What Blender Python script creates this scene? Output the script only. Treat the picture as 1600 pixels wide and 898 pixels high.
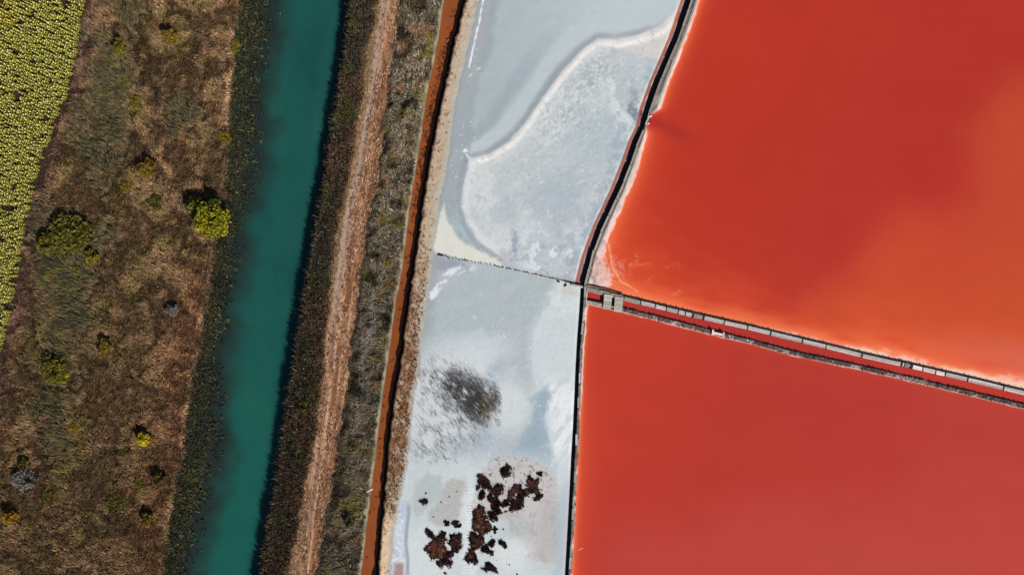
import bpy, math, random
import numpy as np
from mathutils import Vector, Matrix
random.seed(7); rng = np.random.default_rng(7)
for o in list(bpy.data.objects): bpy.data.objects.remove(o)
scene = bpy.context.scene
C = scene.collection
# ------------------------------------------------------------------ camera, sky, sun, exposure
S = 0.125                      # metres of salt flat per plan unit (200 m across the view)
H = 133.3                      # flying height
cam = bpy.data.cameras.new('camera'); cam.lens = 24.0; cam.sensor_width = 36; cam.clip_start = 1; cam.clip_end = 20000
co = bpy.data.objects.new('camera', cam); C.objects.link(co); co.location = (0, 0, H); scene.camera = co
SUN_EL = math.radians(38); SUN_AZ = math.radians(140)
to_sun = Vector((math.sin(SUN_AZ)*math.cos(SUN_EL), math.cos(SUN_AZ)*math.cos(SUN_EL), math.sin(SUN_EL)))
w = bpy.data.worlds.new('World'); scene.world = w; w.use_nodes = True
nt = w.node_tree; bg = nt.nodes['Background']; sky = nt.nodes.new('ShaderNodeTexSky')
sky.sky_type = 'NISHITA'; sky.sun_disc = False; sky.sun_elevation = SUN_EL; sky.sun_rotation = SUN_AZ
nt.links.new(sky.outputs[0], bg.inputs[0]); bg.inputs[1].default_value = 0.05
sl = bpy.data.lights.new('sun', 'SUN'); sl.energy = 4.6; sl.angle = math.radians(0.5); sl.color = (1.0, 0.955, 0.89)
so = bpy.data.objects.new('sun', sl); C.objects.link(so); so.rotation_mode = 'QUATERNION'
so.rotation_quaternion = (-to_sun).to_track_quat('-Z', 'Y')
scene.view_settings.view_transform = 'Standard'; scene.view_settings.look = 'None'
scene.view_settings.exposure = 0.0; scene.view_settings.gamma = 1
K = 1.02                       # picture value of a sunlit white ground at this exposure

# ------------------------------------------------------------------ helpers: colour, noise, plan geometry
def lin(c):
    c = np.asarray(c, float)/255.0
    return np.where(c <= 0.04045, c/12.92, ((c+0.055)/1.055)**2.4)
def alb(*c): return lin(c)/K          # real surface colour from a sunlit tone
def W(px, py, z=0.0):
    k = (H-np.asarray(z, float))/H
    return (np.asarray(px, float)-800)*S*k, (449-np.asarray(py, float))*S*k
def _h(i, j, s):
    n = (i*374761393 + j*668265263 + s*974634777) & 0xFFFFFFFF
    n = ((n ^ (n >> 13))*1274126177) & 0xFFFFFFFF
    return ((n ^ (n >> 16)) & 0xFFFF)/32767.5-1.0
def vn(x, y, s=0):
    x = np.asarray(x, float); y = np.asarray(y, float)
    xi = np.floor(x); yi = np.floor(y); fx = x-xi; fy = y-yi
    xi = xi.astype(np.int64); yi = yi.astype(np.int64)
    fx = fx*fx*(3-2*fx); fy = fy*fy*(3-2*fy)
    a = _h(xi, yi, s); b = _h(xi+1, yi, s); c = _h(xi, yi+1, s); d = _h(xi+1, yi+1, s)
    return (a*(1-fx)+b*fx)*(1-fy)+(c*(1-fx)+d*fx)*fy
def fbm(x, y, sc, s=0, o=4, g=0.5):
    x = np.asarray(x, float)/sc; y = np.asarray(y, float)/sc; r = 0; a = 1; t = 0
    for k in range(o):
        r = r+a*vn(x*0.8-y*0.6+k*17.3, x*0.6+y*0.8-k*9.1, s+k); t += a; a *= g; x = x*2.03; y = y*2.03
    return r/t*1.5
def sst(a, b, x):
    t = np.clip((np.asarray(x, float)-a)/(b-a), 0, 1); return t*t*(3-2*t)
def mix(c, t, m):
    m = np.clip(np.asarray(m, float), 0, 1)[..., None]; return c*(1-m)+np.asarray(t)*m
def seg(px, py, pts):
    """unsigned distance, signed distance (+ to the right of travel on the plan) and run along a polyline"""
    pts = np.asarray(pts, float); best = np.full(np.shape(px), 1e18); sg = np.ones(np.shape(px)); run = np.zeros(np.shape(px)); acc = 0
    for a, b in zip(pts[:-1], pts[1:]):
        d = b-a; L2 = d@d; t = np.clip(((px-a[0])*d[0]+(py-a[1])*d[1])/L2, 0, 1)
        ex = px-a[0]-t*d[0]; ey = py-a[1]-t*d[1]; q = ex*ex+ey*ey
        m = q < best; best = np.where(m, q, best); sg = np.where(m, np.sign(d[0]*ey-d[1]*ex), sg)
        run = np.where(m, acc+t*math.sqrt(L2), run); acc += math.sqrt(L2)
    d = np.sqrt(best); return d, d*sg, run/acc
def pmask(px, py, pts, soft):
    pts = list(pts); P = np.asarray(pts, float); d, _, _ = seg(px, py, pts+[pts[0]])
    ins = np.zeros(np.shape(px), bool); n = len(P)
    for i in range(n):
        x1, y1 = P[i]; x2, y2 = P[(i+1) % n]
        if y1 == y2: continue
        ins ^= ((y1 > py) != (y2 > py)) & (px < (x2-x1)*(py-y1)/(y2-y1)+x1)
    return sst(-soft, soft, np.where(ins, d, -d))
def emask(px, py, cx, cy, rx, ry, soft=0.5, rot=0):
    c, s = math.cos(rot), math.sin(rot); dx = px-cx; dy = py-cy
    r = np.sqrt(((dx*c+dy*s)/rx)**2+((-dx*s+dy*c)/ry)**2); return 1-sst(1-soft, 1+soft, r)
class Curve:
    def __init__(s, pts, wig=0, seed=0, sc=25):
        a = np.asarray(sorted(pts, key=lambda p: p[1]), float); s.x = a[:, 0]; s.y = a[:, 1]; s.w = wig; s.s = seed; s.sc = sc
    def __call__(s, y):
        y = np.asarray(y, float); r = np.interp(y, s.y, s.x)
        n = min(3, len(s.x)-1)
        r = np.where(y < s.y[0], s.x[0]+(y-s.y[0])*(s.x[n]-s.x[0])/(s.y[n]-s.y[0]), r)
        r = np.where(y > s.y[-1], s.x[-1]+(y-s.y[-1])*(s.x[-1]-s.x[-1-n])/(s.y[-1]-s.y[-1-n]), r)
        if s.w: r = r+s.w*fbm(y, y*0+s.s*31.7, s.sc, s.s, 3)
        return r

# ------------------------------------------------------------------ helpers: objects
def tag(o, label=None, cat=None, group=None, kind=None):
    if label: o['label'] = label
    if cat: o['category'] = cat
    if group: o['group'] = group
    if kind: o['kind'] = kind
    return o
def link(name, me, mat=None, parent=None):
    o = bpy.data.objects.new(name, me); C.objects.link(o)
    if mat is not None and me is not None and not me.materials: me.materials.append(mat)
    if parent is not None: o.parent = parent
    return o
def empty(name, loc, label, cat, group=None):
    o = bpy.data.objects.new(name, None); C.objects.link(o); o.location = loc; o.empty_display_size = .3
    return tag(o, label, cat, group)
def np_mesh(name, V, F, col=None, smooth=True):
    V = np.ascontiguousarray(V, np.float32); F = np.ascontiguousarray(F, np.int32); k = F.shape[1]
    me = bpy.data.meshes.new(name); me.vertices.add(len(V)); me.vertices.foreach_set('co', V.ravel())
    me.loops.add(F.size); me.loops.foreach_set('vertex_index', F.ravel()); me.polygons.add(len(F))
    me.polygons.foreach_set('loop_start', np.arange(0, F.size, k, dtype=np.int32))
    me.polygons.foreach_set('use_smooth', np.full(len(F), smooth))
    if col is not None:
        a = me.attributes.new('Col', 'FLOAT_COLOR', 'POINT')
        rgba = np.ones((len(V), 4), np.float32); rgba[:, :3] = np.clip(col, 0, 1); a.data.foreach_set('color', rgba.ravel())
    me.update(calc_edges=True); me.validate(); return me
def gfaces(nr, nc):
    i = (np.arange(nr-1)[:, None]*nc+np.arange(nc-1)[None, :]).ravel()
    return np.stack([i, i+nc, i+nc+1, i+1], 1)
def grid(name, PX, PY, Z, col, mat, parent=None):
    x, y = W(PX, PY, Z); V = np.stack([x, y, Z], -1).reshape(-1, 3)
    return link(name, np_mesh(name, V, gfaces(*PX.shape), col.reshape(-1, 3)), mat, parent)
def mat_col(name, rough=0.8, spec=0.3, nscale=3.0, namp=0.25, bump=0.0, bscale=8.0, bdist=0.05, two=0.0, fine=0.0):
    """surface colour from the mesh's own Col attribute, broken by grain, with fine relief"""
    m = bpy.data.materials.new(name); m.use_nodes = True; n = m.node_tree.nodes; l = m.node_tree.links; b = n['Principled BSDF']
    b.inputs['Roughness'].default_value = rough; b.inputs['Specular IOR Level'].default_value = spec
    at = n.new('ShaderNodeAttribute'); at.attribute_name = 'Col'
    tc = n.new('ShaderNodeNewGeometry'); out = at.outputs['Color']
    for sc, am in ((nscale, namp), (nscale*5.3, fine)):
        if am <= 0: continue
        no = n.new('ShaderNodeTexNoise'); no.inputs['Scale'].default_value = sc; no.inputs['Detail'].default_value = 5
        no.inputs['Roughness'].default_value = 0.65; l.new(tc.outputs['Position'], no.inputs['Vector'])
        mr = n.new('ShaderNodeMapRange'); mr.inputs['From Min'].default_value = 0.25; mr.inputs['From Max'].default_value = 0.75
        mr.inputs['To Min'].default_value = 1-am; mr.inputs['To Max'].default_value = 1+am; l.new(no.outputs['Fac'], mr.inputs['Value'])
        vm = n.new('ShaderNodeVectorMath'); vm.operation = 'SCALE'; l.new(out, vm.inputs[0]); l.new(mr.outputs[0], vm.inputs['Scale']); out = vm.outputs[0]
    l.new(out, b.inputs['Base Color'])
    if bump > 0:
        no = n.new('ShaderNodeTexNoise'); no.inputs['Scale'].default_value = bscale; no.inputs['Detail'].default_value = 6
        no.inputs['Roughness'].default_value = 0.7; l.new(tc.outputs['Position'], no.inputs['Vector'])
        bp = n.new('ShaderNodeBump'); bp.inputs['Strength'].default_value = bump; bp.inputs['Distance'].default_value = bdist
        l.new(no.outputs['Fac'], bp.inputs['Height']); l.new(bp.outputs[0], b.inputs['Normal'])
    return m
def mat_plain(name, c, rough=0.85, namp=0.3, nscale=4.0, spec=0.3, stretch=None, bump=0.3):
    m = bpy.data.materials.new(name); m.use_nodes = True; n = m.node_tree.nodes; l = m.node_tree.links; b = n['Principled BSDF']
    b.inputs['Roughness'].default_value = rough; b.inputs['Specular IOR Level'].default_value = spec
    tc = n.new('ShaderNodeNewGeometry'); oi = n.new('ShaderNodeObjectInfo')
    ad = n.new('ShaderNodeVectorMath'); ad.operation = 'ADD'; l.new(tc.outputs['Position'], ad.inputs[0]); l.new(oi.outputs['Random'], ad.inputs[1])
    no = n.new('ShaderNodeTexNoise'); no.inputs['Scale'].default_value = nscale; no.inputs['Detail'].default_value = 6; no.inputs['Roughness'].default_value = 0.7
    l.new(ad.outputs[0], no.inputs['Vector'])
    cr = n.new('ShaderNodeValToRGB'); c = np.asarray(c)
    cr.color_ramp.elements[0].position = 0.3; cr.color_ramp.elements[1].position = 0.7
    cr.color_ramp.elements[0].color = (*np.clip(c*(1-namp), 0, 1), 1); cr.color_ramp.elements[1].color = (*np.clip(c*(1+namp), 0, 1), 1)
    l.new(no.outputs['Fac'], cr.inputs[0])
    mr = n.new('ShaderNodeMapRange'); mr.inputs['To Min'].default_value = 0.72; mr.inputs['To Max'].default_value = 1.22; l.new(oi.outputs['Random'], mr.inputs['Value'])
    vm = n.new('ShaderNodeVectorMath'); vm.operation = 'SCALE'; l.new(cr.outputs[0], vm.inputs[0]); l.new(mr.outputs[0], vm.inputs['Scale'])
    l.new(vm.outputs[0], b.inputs['Base Color'])
    bp = n.new('ShaderNodeBump'); bp.inputs['Strength'].default_value = bump; bp.inputs['Distance'].default_value = 0.03
    l.new(no.outputs['Fac'], bp.inputs['Height']); l.new(bp.outputs[0], b.inputs['Normal'])
    return m
M_soil = mat_col('soil', 0.95, 0.1, 2.5, 0.35, 0.5, 5, 0.08, fine=.25)
M_bank = mat_col('bank clay', 0.95, 0.1, 2.0, 0.16, 0.4, 5, 0.06, fine=.12)
M_salt = mat_col('salt crust', 0.75, 0.25, 2.2, 0.05, 0.45, 5, 0.04, fine=.07)
M_brine = mat_col('brine', 0.14, 0.25, 0.12, 0.02, 0)
M_canal = mat_col('canal water', 0.12, 0.3, 0.35, 0.05, 0.15, 2.5, 0.01)
M_mud = mat_col('wet mud', 0.45, 0.4, 2.0, 0.15, 0.3, 6, 0.04)
M_grass = mat_col('grass blades', 0.8, 0.15, 6.0, 0.2)
M_leaf = mat_col('leaves', 0.65, 0.25, 5.0, 0.25)
M_weed = mat_col('salt marsh growth', 0.9, 0.1, 3.5, 0.4, 0.8, 10, 0.06, fine=.3)
M_clay = mat_col('dike clay', 0.95, 0.1, 3.0, 0.28, 0.6, 7, 0.06, fine=.3)
M_bark = mat_plain('bark', alb(92, 76, 60))
M_wood = mat_plain('weathered grey timber', alb(158, 152, 144), namp=.3, nscale=5)
M_pale = mat_plain('salt bleached board', alb(190, 181, 176), namp=.38, nscale=3)
M_dark = mat_plain('tarred dark timber', alb(52, 46, 46), namp=.35, nscale=6)
M_brown = mat_plain('brown wet timber', alb(122, 108, 100), namp=.35, nscale=6)
M_white = mat_plain('white painted concrete', alb(236, 214, 208), namp=.12, nscale=5)
M_straw = mat_plain('bridge boards', alb(188, 184, 170), namp=.16, nscale=5)

# ------------------------------------------------------------------ plan lines of the place
ROWS = np.concatenate([np.arange(-230, -20, 10), np.arange(-20, 920, 2.0), np.arange(920, 1131, 10)])
FE = Curve([(133,0),(107,140),(85,197),(51,300),(33,397),(16,490),(0,562),(-26,690),(-60,860)], 2.0, 1, 30)       # crop edge
RL = Curve([(378,0),(365,100),(360,170),(357,220),(352,300),(337,390),(328,452),(315,527),(302,590),(293,665),(277,758),(267,811),(254,890)], 3.0, 2, 20)
WL = Curve([(433,0),(424,60),(414,123),(411,200),(405,260),(392,320),(384,343),(370,433),(356,477),(349,533),(351,590),(347,640),(349,700),(330,765),(322,811),(300,890)], 5.0, 3, 28)
WR = Curve([(550,0),(543,63),(529,150),(518,217),(505,300),(487,400),(473,483),(460,567),(450,631),(437,715),(423,805),(409,891)], 2.5, 4, 18)
RR = Curve([(589,0),(583,40),(573,83),(563,167),(548,267),(537,317),(523,400),(513,473),(507,567),(500,631),(487,708),(473,785),(456,881)], 3.5, 5, 16)
GP = Curve([(601,0),(597,33),(587,117),(573,200),(562,273),(547,317),(533,417),(523,483),(515,573),(503,664)], 1.0, 6, 40)
TR = Curve([(626,0),(614,100),(602,183),(592,283),(582,320),(570,410),(560,487),(547,567),(543,615),(530,691),(513,785),(497,885)], 3.0, 7, 14)
DL = Curve([(694,0),(680,83),(667,150),(655,227),(647,283),(639,333),(631,400),(617,483),(606,560),(597,625),(587,705),(575,805),(564,891)], 1.0, 8, 20)
DS = Curve([(717,0),(697,83),(677,167),(663,250),(650,327),(638,410),(625,500),(613,573),(603,615),(595,698),(587,798),(580,885)], 1.0, 9, 12)
CR = Curve([(727,0),(709,67),(695,133),(679,207),(666,283),(660,320),(647,413),(635,490),(625,573),(616,618),(605,715),(598,805),(591,881)], 1.6, 10, 10)
BR = Curve([(743,0),(730,67),(709,150),(699,233),(689,287),(683,320),(671,417),(659,500),(649,583),(643,618),(631,731),(616,805),(606,895)], 1.5, 11, 14)
WALL_A = Curve([(1079,0),(1059,60),(1029,130),(1014.5,170),(1008,198),(997,220),(984,257),(968,297),(941,354),(924,400),(913,443)])   # left face
WALL_AR = Curve([(1090,0),(1071,55),(1041,128),(1026,170),(1017,179),(1013,190),(1005,215),(991,257),(976,297),(950,354),(931,400),(920,443)])
WALL_C = Curve([(913,443),(910.5,484),(907,530),(904.5,575),(903,615),(900.5,668),(898,709),(895,770),(893,808),(888,898)])
WALL_CR = Curve([(919,443),(916,484),(912,530),(909,575),(907.5,615),(905.5,668),(903.5,709),(900,770),(898,808),(893.5,898)])
FY = lambda x: 397+(np.asarray(x, float)-683)*0.2072            # stake fence between the two salt flats
BU = lambda x: np.interp(x, [900,916,989,1082,1180,1203,1291,1360,1411,1511,1600,2100], [443.5,447,465.5,488,510,516,537,554,565,588,609.5,726])
BL = lambda x: np.interp(x, [900,916,942,972,1019,1112,1180,1230,1360,1479,1600,2100], [464.5,468,473.5,480.5,491.5,515.5,532,546,574,602,631,749])
UW, LW = 8.5, 7.0                                                # widths of the two brine walls across the view

# ------------------------------------------------------------------ ground
me = np_mesh('ground', [(-3000,-3000,-2.6),(3000,-3000,-2.6),(3000,3000,-2.6),(-3000,3000,-2.6)], [(0,1,2,3)], np.tile(alb(110,92,66), (4,1)))
tag(link('ground', me, M_soil), 'brown open land lying under and round the salt works', 'ground', kind='structure')

# ------------------------------------------------------------------ bands that run with the canal
def stations(py, st):
    return np.stack([f(py) if callable(f) else np.full(np.shape(py), float(f)) for f, _ in st], -1), np.array([z for _, z in st], float)
def zband(px, py, st):
    X, Z = stations(py, st); r = np.full(np.shape(px), Z[0])
    for i in range(len(Z)-1):
        t = np.clip((px-X[..., i])/np.maximum(X[..., i+1]-X[..., i], 1e-3), 0, 1); r = np.where(px >= X[..., i], Z[i]+(Z[i+1]-Z[i])*t, r)
    return r
def band(name, st, step, colf, mat, zn=0.0, zsc=12, rows=ROWS):
    X, Z = stations(rows, st); cols = []
    for i in range(len(Z)-1):
        n = max(1, int(np.max(X[:, i+1]-X[:, i])/step))
        for k in range(n): cols.append(X[:, i]+(X[:, i+1]-X[:, i])*k/n)
    cols.append(X[:, -1]); PX = np.stack(cols, 1); PY = np.repeat(rows[:, None], PX.shape[1], 1)
    Zg = zband(PX, PY, st)+zn*fbm(PX, PY, zsc, 77)
    return grid(name, PX, PY, Zg, colf(PX, PY), mat)
off = lambda c, d: (lambda y: c(y)+d)
ST_FIELD = [(-300, .5), (off(FE, 7), .5)]
ST_MEADOW = [(off(FE, 6), .5), (off(FE, 30), .62), (off(RL, -30), .6), (RL, .5), (off(RL, 6), -.1), (off(WL, -18), -1.42), (off(WL, 30), -2.1)]
ST_BANK = [(off(WR, -30), -2.2), (WR, -1.45), (off(WR, 5), .75), (off(WR, 9), .95), (RR, .66), (off(TR, 3), .68), (off(TR, 10), .45), (off(DL, -8), .3), (off(DL, -1), .12), (off(DL, 1.5), -.75), (off(DS, 2), -1.2)]
ST_DBANK = [(off(DS, -4), -1.3), (off(CR, -3.5), -.65), (off(CR, 1.0), .82), (off(CR, 4), .9), (off(BR, -4), .4), (off(BR, 4), .0), (off(BR, 14), -.18)]

SEDGE = [(185,130,38,48),(165,225,42,66),(170,90,30,30),(110,445,46,40),(95,420,40,30),(120,500,40,40),(75,630,34,30),(205,25,28,26),(285,185,26,28),(150,380,30,30),(95,560,40,30),(60,330,30,30),(120,30,14,40),(95,690,26,24)]
def sedge(px, py):
    qx = px+24*fbm(px, py, 24, 5); qy = py+24*fbm(px, py, 24, 6); m = 0*px
    for a, b, c, d in SEDGE: m = np.maximum(m, emask(qx, qy, a, b, c, d, .7))
    return m*sst(-.9, .1, fbm(px, py, 9, 8))
def meadow_col(px, py):
    c = np.broadcast_to(alb(114, 89, 64), px.shape+(3,)).copy()
    n = fbm(px, py, 50, 11); c = mix(c, alb(126, 94, 62), .35*sst(0, .7, n)); c = mix(c, alb(92, 72, 54), .35*sst(.05, .8, -n)); n = fbm(px, py, 10, 12); c = mix(c, alb(144, 114, 80), .5*sst(.1, .7, n)); c = mix(c, alb(70, 56, 44), .5*sst(.1, .7, -n))
    c = mix(c, alb(104, 92, 48), .5*sst(.15, .7, fbm(px, py, 38, 14)))
    d = RL(py)-px; c = mix(c, alb(134, 92, 66), .6*sst(90, 20, d)*sst(350, 480, py))
    c = mix(c, alb(112, 82, 72), .8*sst(45, 8, px-FE(py)))
    c = mix(c, alb(62, 65, 44), .85*sedge(px, py)); c = mix(c, alb(168, 132, 104), .8*sst(5, 2, np.abs(px-RL(py)+4))*sst(-.5, .3, fbm(px, py, 16, 21)))
    c = c*(1-.24*sst(450, 900, py))[..., None]                         # whole tone darkens towards the south end
    return c
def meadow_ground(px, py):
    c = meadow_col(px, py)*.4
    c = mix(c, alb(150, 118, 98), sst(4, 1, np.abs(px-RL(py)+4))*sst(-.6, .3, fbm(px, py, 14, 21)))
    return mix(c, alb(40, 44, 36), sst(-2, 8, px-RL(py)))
tag(band('crop_field', ST_FIELD, 5, lambda a, b: np.broadcast_to(alb(60, 50, 38), a.shape+(3,))*(1+.2*fbm(a, b, 12, 3))[..., None], M_soil, .06), 'dark soil of the crop field at the far left edge', 'field', kind='structure')
tag(band('meadow', ST_MEADOW, 3.0, meadow_ground, M_soil, .07, 9), 'brown dry meadow between the yellow crop and the green canal', 'meadow', kind='structure')
def canal_col(px, py):
    c = np.broadcast_to(alb(30, 83, 77), px.shape+(3,)).copy()
    c = mix(c, alb(38, 92, 78), .6*sst(.1, .8, fbm(px, py*.35, 45, 31))); c = mix(c, alb(24, 70, 66), .6*sst(.1, .8, -fbm(px, py*.35, 45, 31)))
    c = mix(c, alb(27, 93, 82), .6*sst(300, 800, py))
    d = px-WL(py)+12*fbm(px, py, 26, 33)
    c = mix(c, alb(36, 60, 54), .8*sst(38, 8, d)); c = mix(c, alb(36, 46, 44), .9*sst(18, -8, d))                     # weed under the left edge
    e = WR(py)-px+4*fbm(px, py, 20, 34); c = mix(c, alb(20, 56, 58), .6*sst(30, 4, e))  # shadow of the right bank and its reeds painted into the water
    return c
tag(band('canal', [(off(WL, -30), -1.4), (off(WR, 8), -1.4)], 3.0, canal_col, M_canal), 'straight teal green canal running between reed banks', 'canal', kind='structure')
def bank_col(px, py):
    c = np.broadcast_to(alb(48, 42, 36), px.shape+(3,)).copy()
    c = mix(c, alb(150, 114, 84), sst(-3, 3, px-RR(py))*sst(3, -3, px-TR(py)))
    c = mix(c, alb(62, 54, 46), sst(-2, 4, px-TR(py)))
    r = DL(py)-px; c = mix(c, alb(152, 142, 118), sst(8, 3, r+3.5*fbm(px, py, 7, 41))*(.55+.45*sst(-.5, .3, fbm(px, py, 18, 42)))*sst(-2, .5, r)); c = mix(c, alb(96, 60, 36), sst(0, -2, r))
    return c
tag(band('canal_bank', ST_BANK, 2.0, bank_col, M_soil, .05, 8), 'embankment with dark grass between the canal and the orange ditch', 'embankment', kind='structure')
def track_col(px, py):
    c = np.broadcast_to(alb(164, 122, 92), px.shape+(3,)).copy()
    n = fbm(px*2.2+py*.35, py*.22, 16, 51); c = mix(c, alb(198, 156, 122), sst(.05, .5, n)); c = mix(c, alb(118, 80, 58), .9*sst(.05, .6, -n)); n = fbm(px*1.5, py*.5, 7, 52); c = mix(c, alb(112, 78, 58), .6*sst(.2, .6, n))
    u = px-GP(py); f = sst(560, 430, py)
    c = mix(c, alb(168, 146, 130), (.35+.55*f)*sst(8.5, 4.5, np.abs(u+1)+2*fbm(px, py, 12, 53)))
    c = mix(c, alb(150, 122, 92), .7*sst(-6, -10, u)*(.4+.6*f))
    c = mix(c, alb(208, 164, 134), .6*sst(2.5, .8, np.abs(u-6+1.5*fbm(px, py, 30, 54))))
    return mix(c, alb(190, 132, 98), .4*sst(3, 1, np.abs(px-TR(py)+12)))
tag(band('dirt_track', [(off(RR, -1), .66), (off(GP, -4), .74), (GP, .68), (off(GP, 5), .76), (off(TR, -13), .70), (off(TR, -6), .74), (off(TR, 2), .66)], 1.6, track_col, M_soil, .05, 5), 'orange straw covered dirt track along the canal bank', 'track', kind='structure')
def ditch_col(px, py):
    c = np.broadcast_to(alb(146, 80, 42), px.shape+(3,)).copy(); return c*(1+.1*fbm(px, py*.3, 14, 61))[..., None]*np.where(py > 400, .93, 1)[..., None]
tag(band('ditch_water', [(off(DL, -3), -.6), (off(CR, 0), -.6)], 3, ditch_col, M_canal), 'narrow straight ditch of orange brown water', 'ditch', kind='structure')
def dbank_col(px, py):
    c = np.broadcast_to(alb(172, 154, 134), px.shape+(3,)).copy()
    low = sst(380, 640, py+90*fbm(px*.3, py, 60, 72))*sst(800, 720, py)
    c = mix(c, alb(196, 170, 142), sst(760, 830, py))
    c = mix(c, alb(140, 92, 60), .9*low*sst(-.5, .2, fbm(px, py, 12, 71)))
    c = mix(c, alb(150, 112, 82), .8*sst(6, 1, px-CR(py)+3*fbm(px, py, 10, 74)))
    c = mix(c, alb(30, 27, 26), sst(2.6, .8, px-CR(py)))  # ditch-side face painted near black to deepen the bank's shadow
    c = mix(c, alb(160, 160, 154), .8*sst(-5, 0, px-BR(py)))
    return c
tag(band('ditch_bank', ST_DBANK, 1.6, dbank_col, M_bank, .06, 6), 'pale clay bank between the orange ditch and the salt', 'bank', kind='structure')

# ------------------------------------------------------------------ salt flats
def ramp_axis(n0, a, b, dense, step, big):
    """coordinates from a to b, dense between dense[0] and dense[1]"""
    return np.unique(np.concatenate([np.arange(a, dense[0], big), np.arange(dense[0], dense[1], step), np.arange(dense[1], b, big), [b]]))
RIDGE = [(733,251),(765,243),(800,221),(825,191),(850,154),(880,114),(910,81),(935,63),(965,67),(1000,59),(1035,45),(1062,18)]
def salt_right(y): return np.where(y < FY(905), WALL_A(y)-16, WALL_C(y)-6.5)
def salt_upper(px, py):
    wx = px+5*fbm(px, py, 30, 101)+2.5*fbm(px, py, 7, 98); wy = py+5*fbm(px, py, 30, 102)+2.5*fbm(px, py, 7, 99)
    c = np.broadcast_to(alb(171, 186, 190), px.shape+(3,)).copy()
    c = mix(c, alb(183, 195, 200), .7*sst(0, .8, fbm(px+.6*py, py*.5, 60, 103)))
    c = mix(c, alb(193, 205, 210), .85*emask(px, py, 985, 15, 150, 52, .9, -.35)); c = mix(c, alb(164, 178, 184), .5*emask(px, py, 790, 90, 60, 120, .8, .45))
    d, sd, run = seg(px, py, RIDGE); sd = -sd                           # sd > 0 on the upper left
    sd = -sd; inside = sst(-3, 3, sd)*sst(700, 735, px)
    ins2 = pmask(wx, wy, [(735,250)]+RIDGE[1:]+[(1010,200),(960,330),(915,440),(800,412),(755,385),(728,350),(720,310),(726,270)], 5)
    wb = .55+.6*run*(1-run)*2
    q = -sd/wb; up = (sd < 0)
    n = fbm(px+.7*py, (py-.7*px)*.5, 30, 104)
    c = mix(c, alb(148, 154, 162), .75*up*sst(1, 6, q)*sst(24, 9, q+4*n)*sst(1.0, .8, run))
    c = mix(c, alb(190, 200, 207), .85*up*sst(14, 24, q+4*n)*sst(58, 38, q+6*n)*sst(.95, .6, run))
    c = mix(c, alb(156, 168, 175), .75*up*sst(40, 58, q+6*n)*sst(86, 66, q+8*n)*sst(.75, .15, run))
    c = mix(c, alb(192, 200, 203), ins2); c = mix(c, alb(216, 217, 217), .75*ins2*sst(26, 4, sd+5*fbm(px, py, 16, 97)))
    c = mix(c, alb(178, 189, 194), .6*ins2*sst(0, .6, fbm(px, py, 26, 105)))
    c = mix(c, alb(206, 212, 214), .6*ins2*sst(.05, .6, fbm(px, py, 34, 106)))
    rip = np.maximum(emask(wx, wy, 872, 165, 52, 62, .8, .6), emask(wx, wy, 920, 115, 45, 40, .8))*sst(5, 14, sd)
    rn = fbm(px, py, 4.2, 107, 2)
    c = mix(c, alb(212, 216, 218), .65*rip*sst(.1, .5, rn)); c = mix(c, alb(158, 167, 174), .42*rip*sst(.1, .6, -rn))
    c = mix(c, alb(176, 190, 197), .75*emask(wx, wy, 930, 215, 40, 48, .5)); c = mix(c, alb(214, 217, 216), .7*emask(wx, wy, 752, 295, 22, 42, .6))
    c = mix(c, alb(209, 213, 216), .8*emask(wx, wy, 778, 375, 34, 26, .5)); c = mix(c, alb(172, 184, 194), .7*emask(wx, wy, 868, 310, 38, 40, .6))
    dr = salt_right(py)-px
    c = mix(c, alb(152, 172, 186), .75*sst(34, 8, dr+12*fbm(px, py, 16, 108))*sst(60, 130, py)*sst(-.5, .3, fbm(px, py, 9, 109)))
    c = mix(c, alb(128, 138, 150), .95*emask(wx+3*fbm(px*.4, py*2, 5, 96), wy, 990, 176, 8, 17, .4)); c = mix(c, alb(140, 152, 164), .7*emask(px, py, 990, 150, 6, 12, .6))
    c = mix(c, alb(216, 220, 222), .9*emask(wx, wy, 968, 170, 10, 50, .6, -.3)*sst(-.3, .4, fbm(px, py, 12, 110)))
    # cream beach and crest
    c = mix(c, alb(214, 208, 204), .9*pmask(wx, py, [(940,62),(1000,57),(1040,40),(1062,14),(1052,60),(1032,96),(1015,92),(985,82)], 6))
    crest = sst(7.5, 1.5, np.abs(sd-2.5)-3*sst(.62, .9, run)); c = mix(c, alb(236, 232, 228), crest*(.65+.35*sst(-.5, .3, fbm(px, py, 12, 111))))
    for k, cd in enumerate(((1018,52,10),(965,79,5))): c = mix(c, alb(182, 184, 184), .5*emask(wx, wy, cd[0], cd[1], 3, cd[2], .6))
    # left margin
    dl = px-BR(py)
    c = mix(c, alb(158, 167, 173), .85*sst(44, 30, dl+8*fbm(px, py, 40, 112))*sst(370, 320, py)*sst(140, 0, -py+60*0))
    c = mix(c, alb(176, 176, 176), .5*sst(30, 20, dl)*sst(12, 20, dl)*sst(220, 60, py)); c = mix(c, alb(150, 156, 158), .8*sst(10, 3, dl))
    fl, _, _ = seg(px, py, [(760,-30),(755,0),(748,40),(738,80),(733,105)]); c = mix(c, alb(232, 234, 236), sst(1.9, .7, fl+1.4*fbm(px, py, 7, 113)))
    c = mix(c, alb(226, 230, 232), .8*sst(48, 34, dl)*sst(8, 14, dl)*sst(.78, .95, fbm(px, py, 4.5, 114, 3)))
    fl, _, _ = seg(px, py, [(727,236),(731,246),(737,252),(760,249)]); c = mix(c, alb(236, 238, 238), sst(3.5, .5, fl+2.5*fbm(px, py, 4, 115)))
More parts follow.
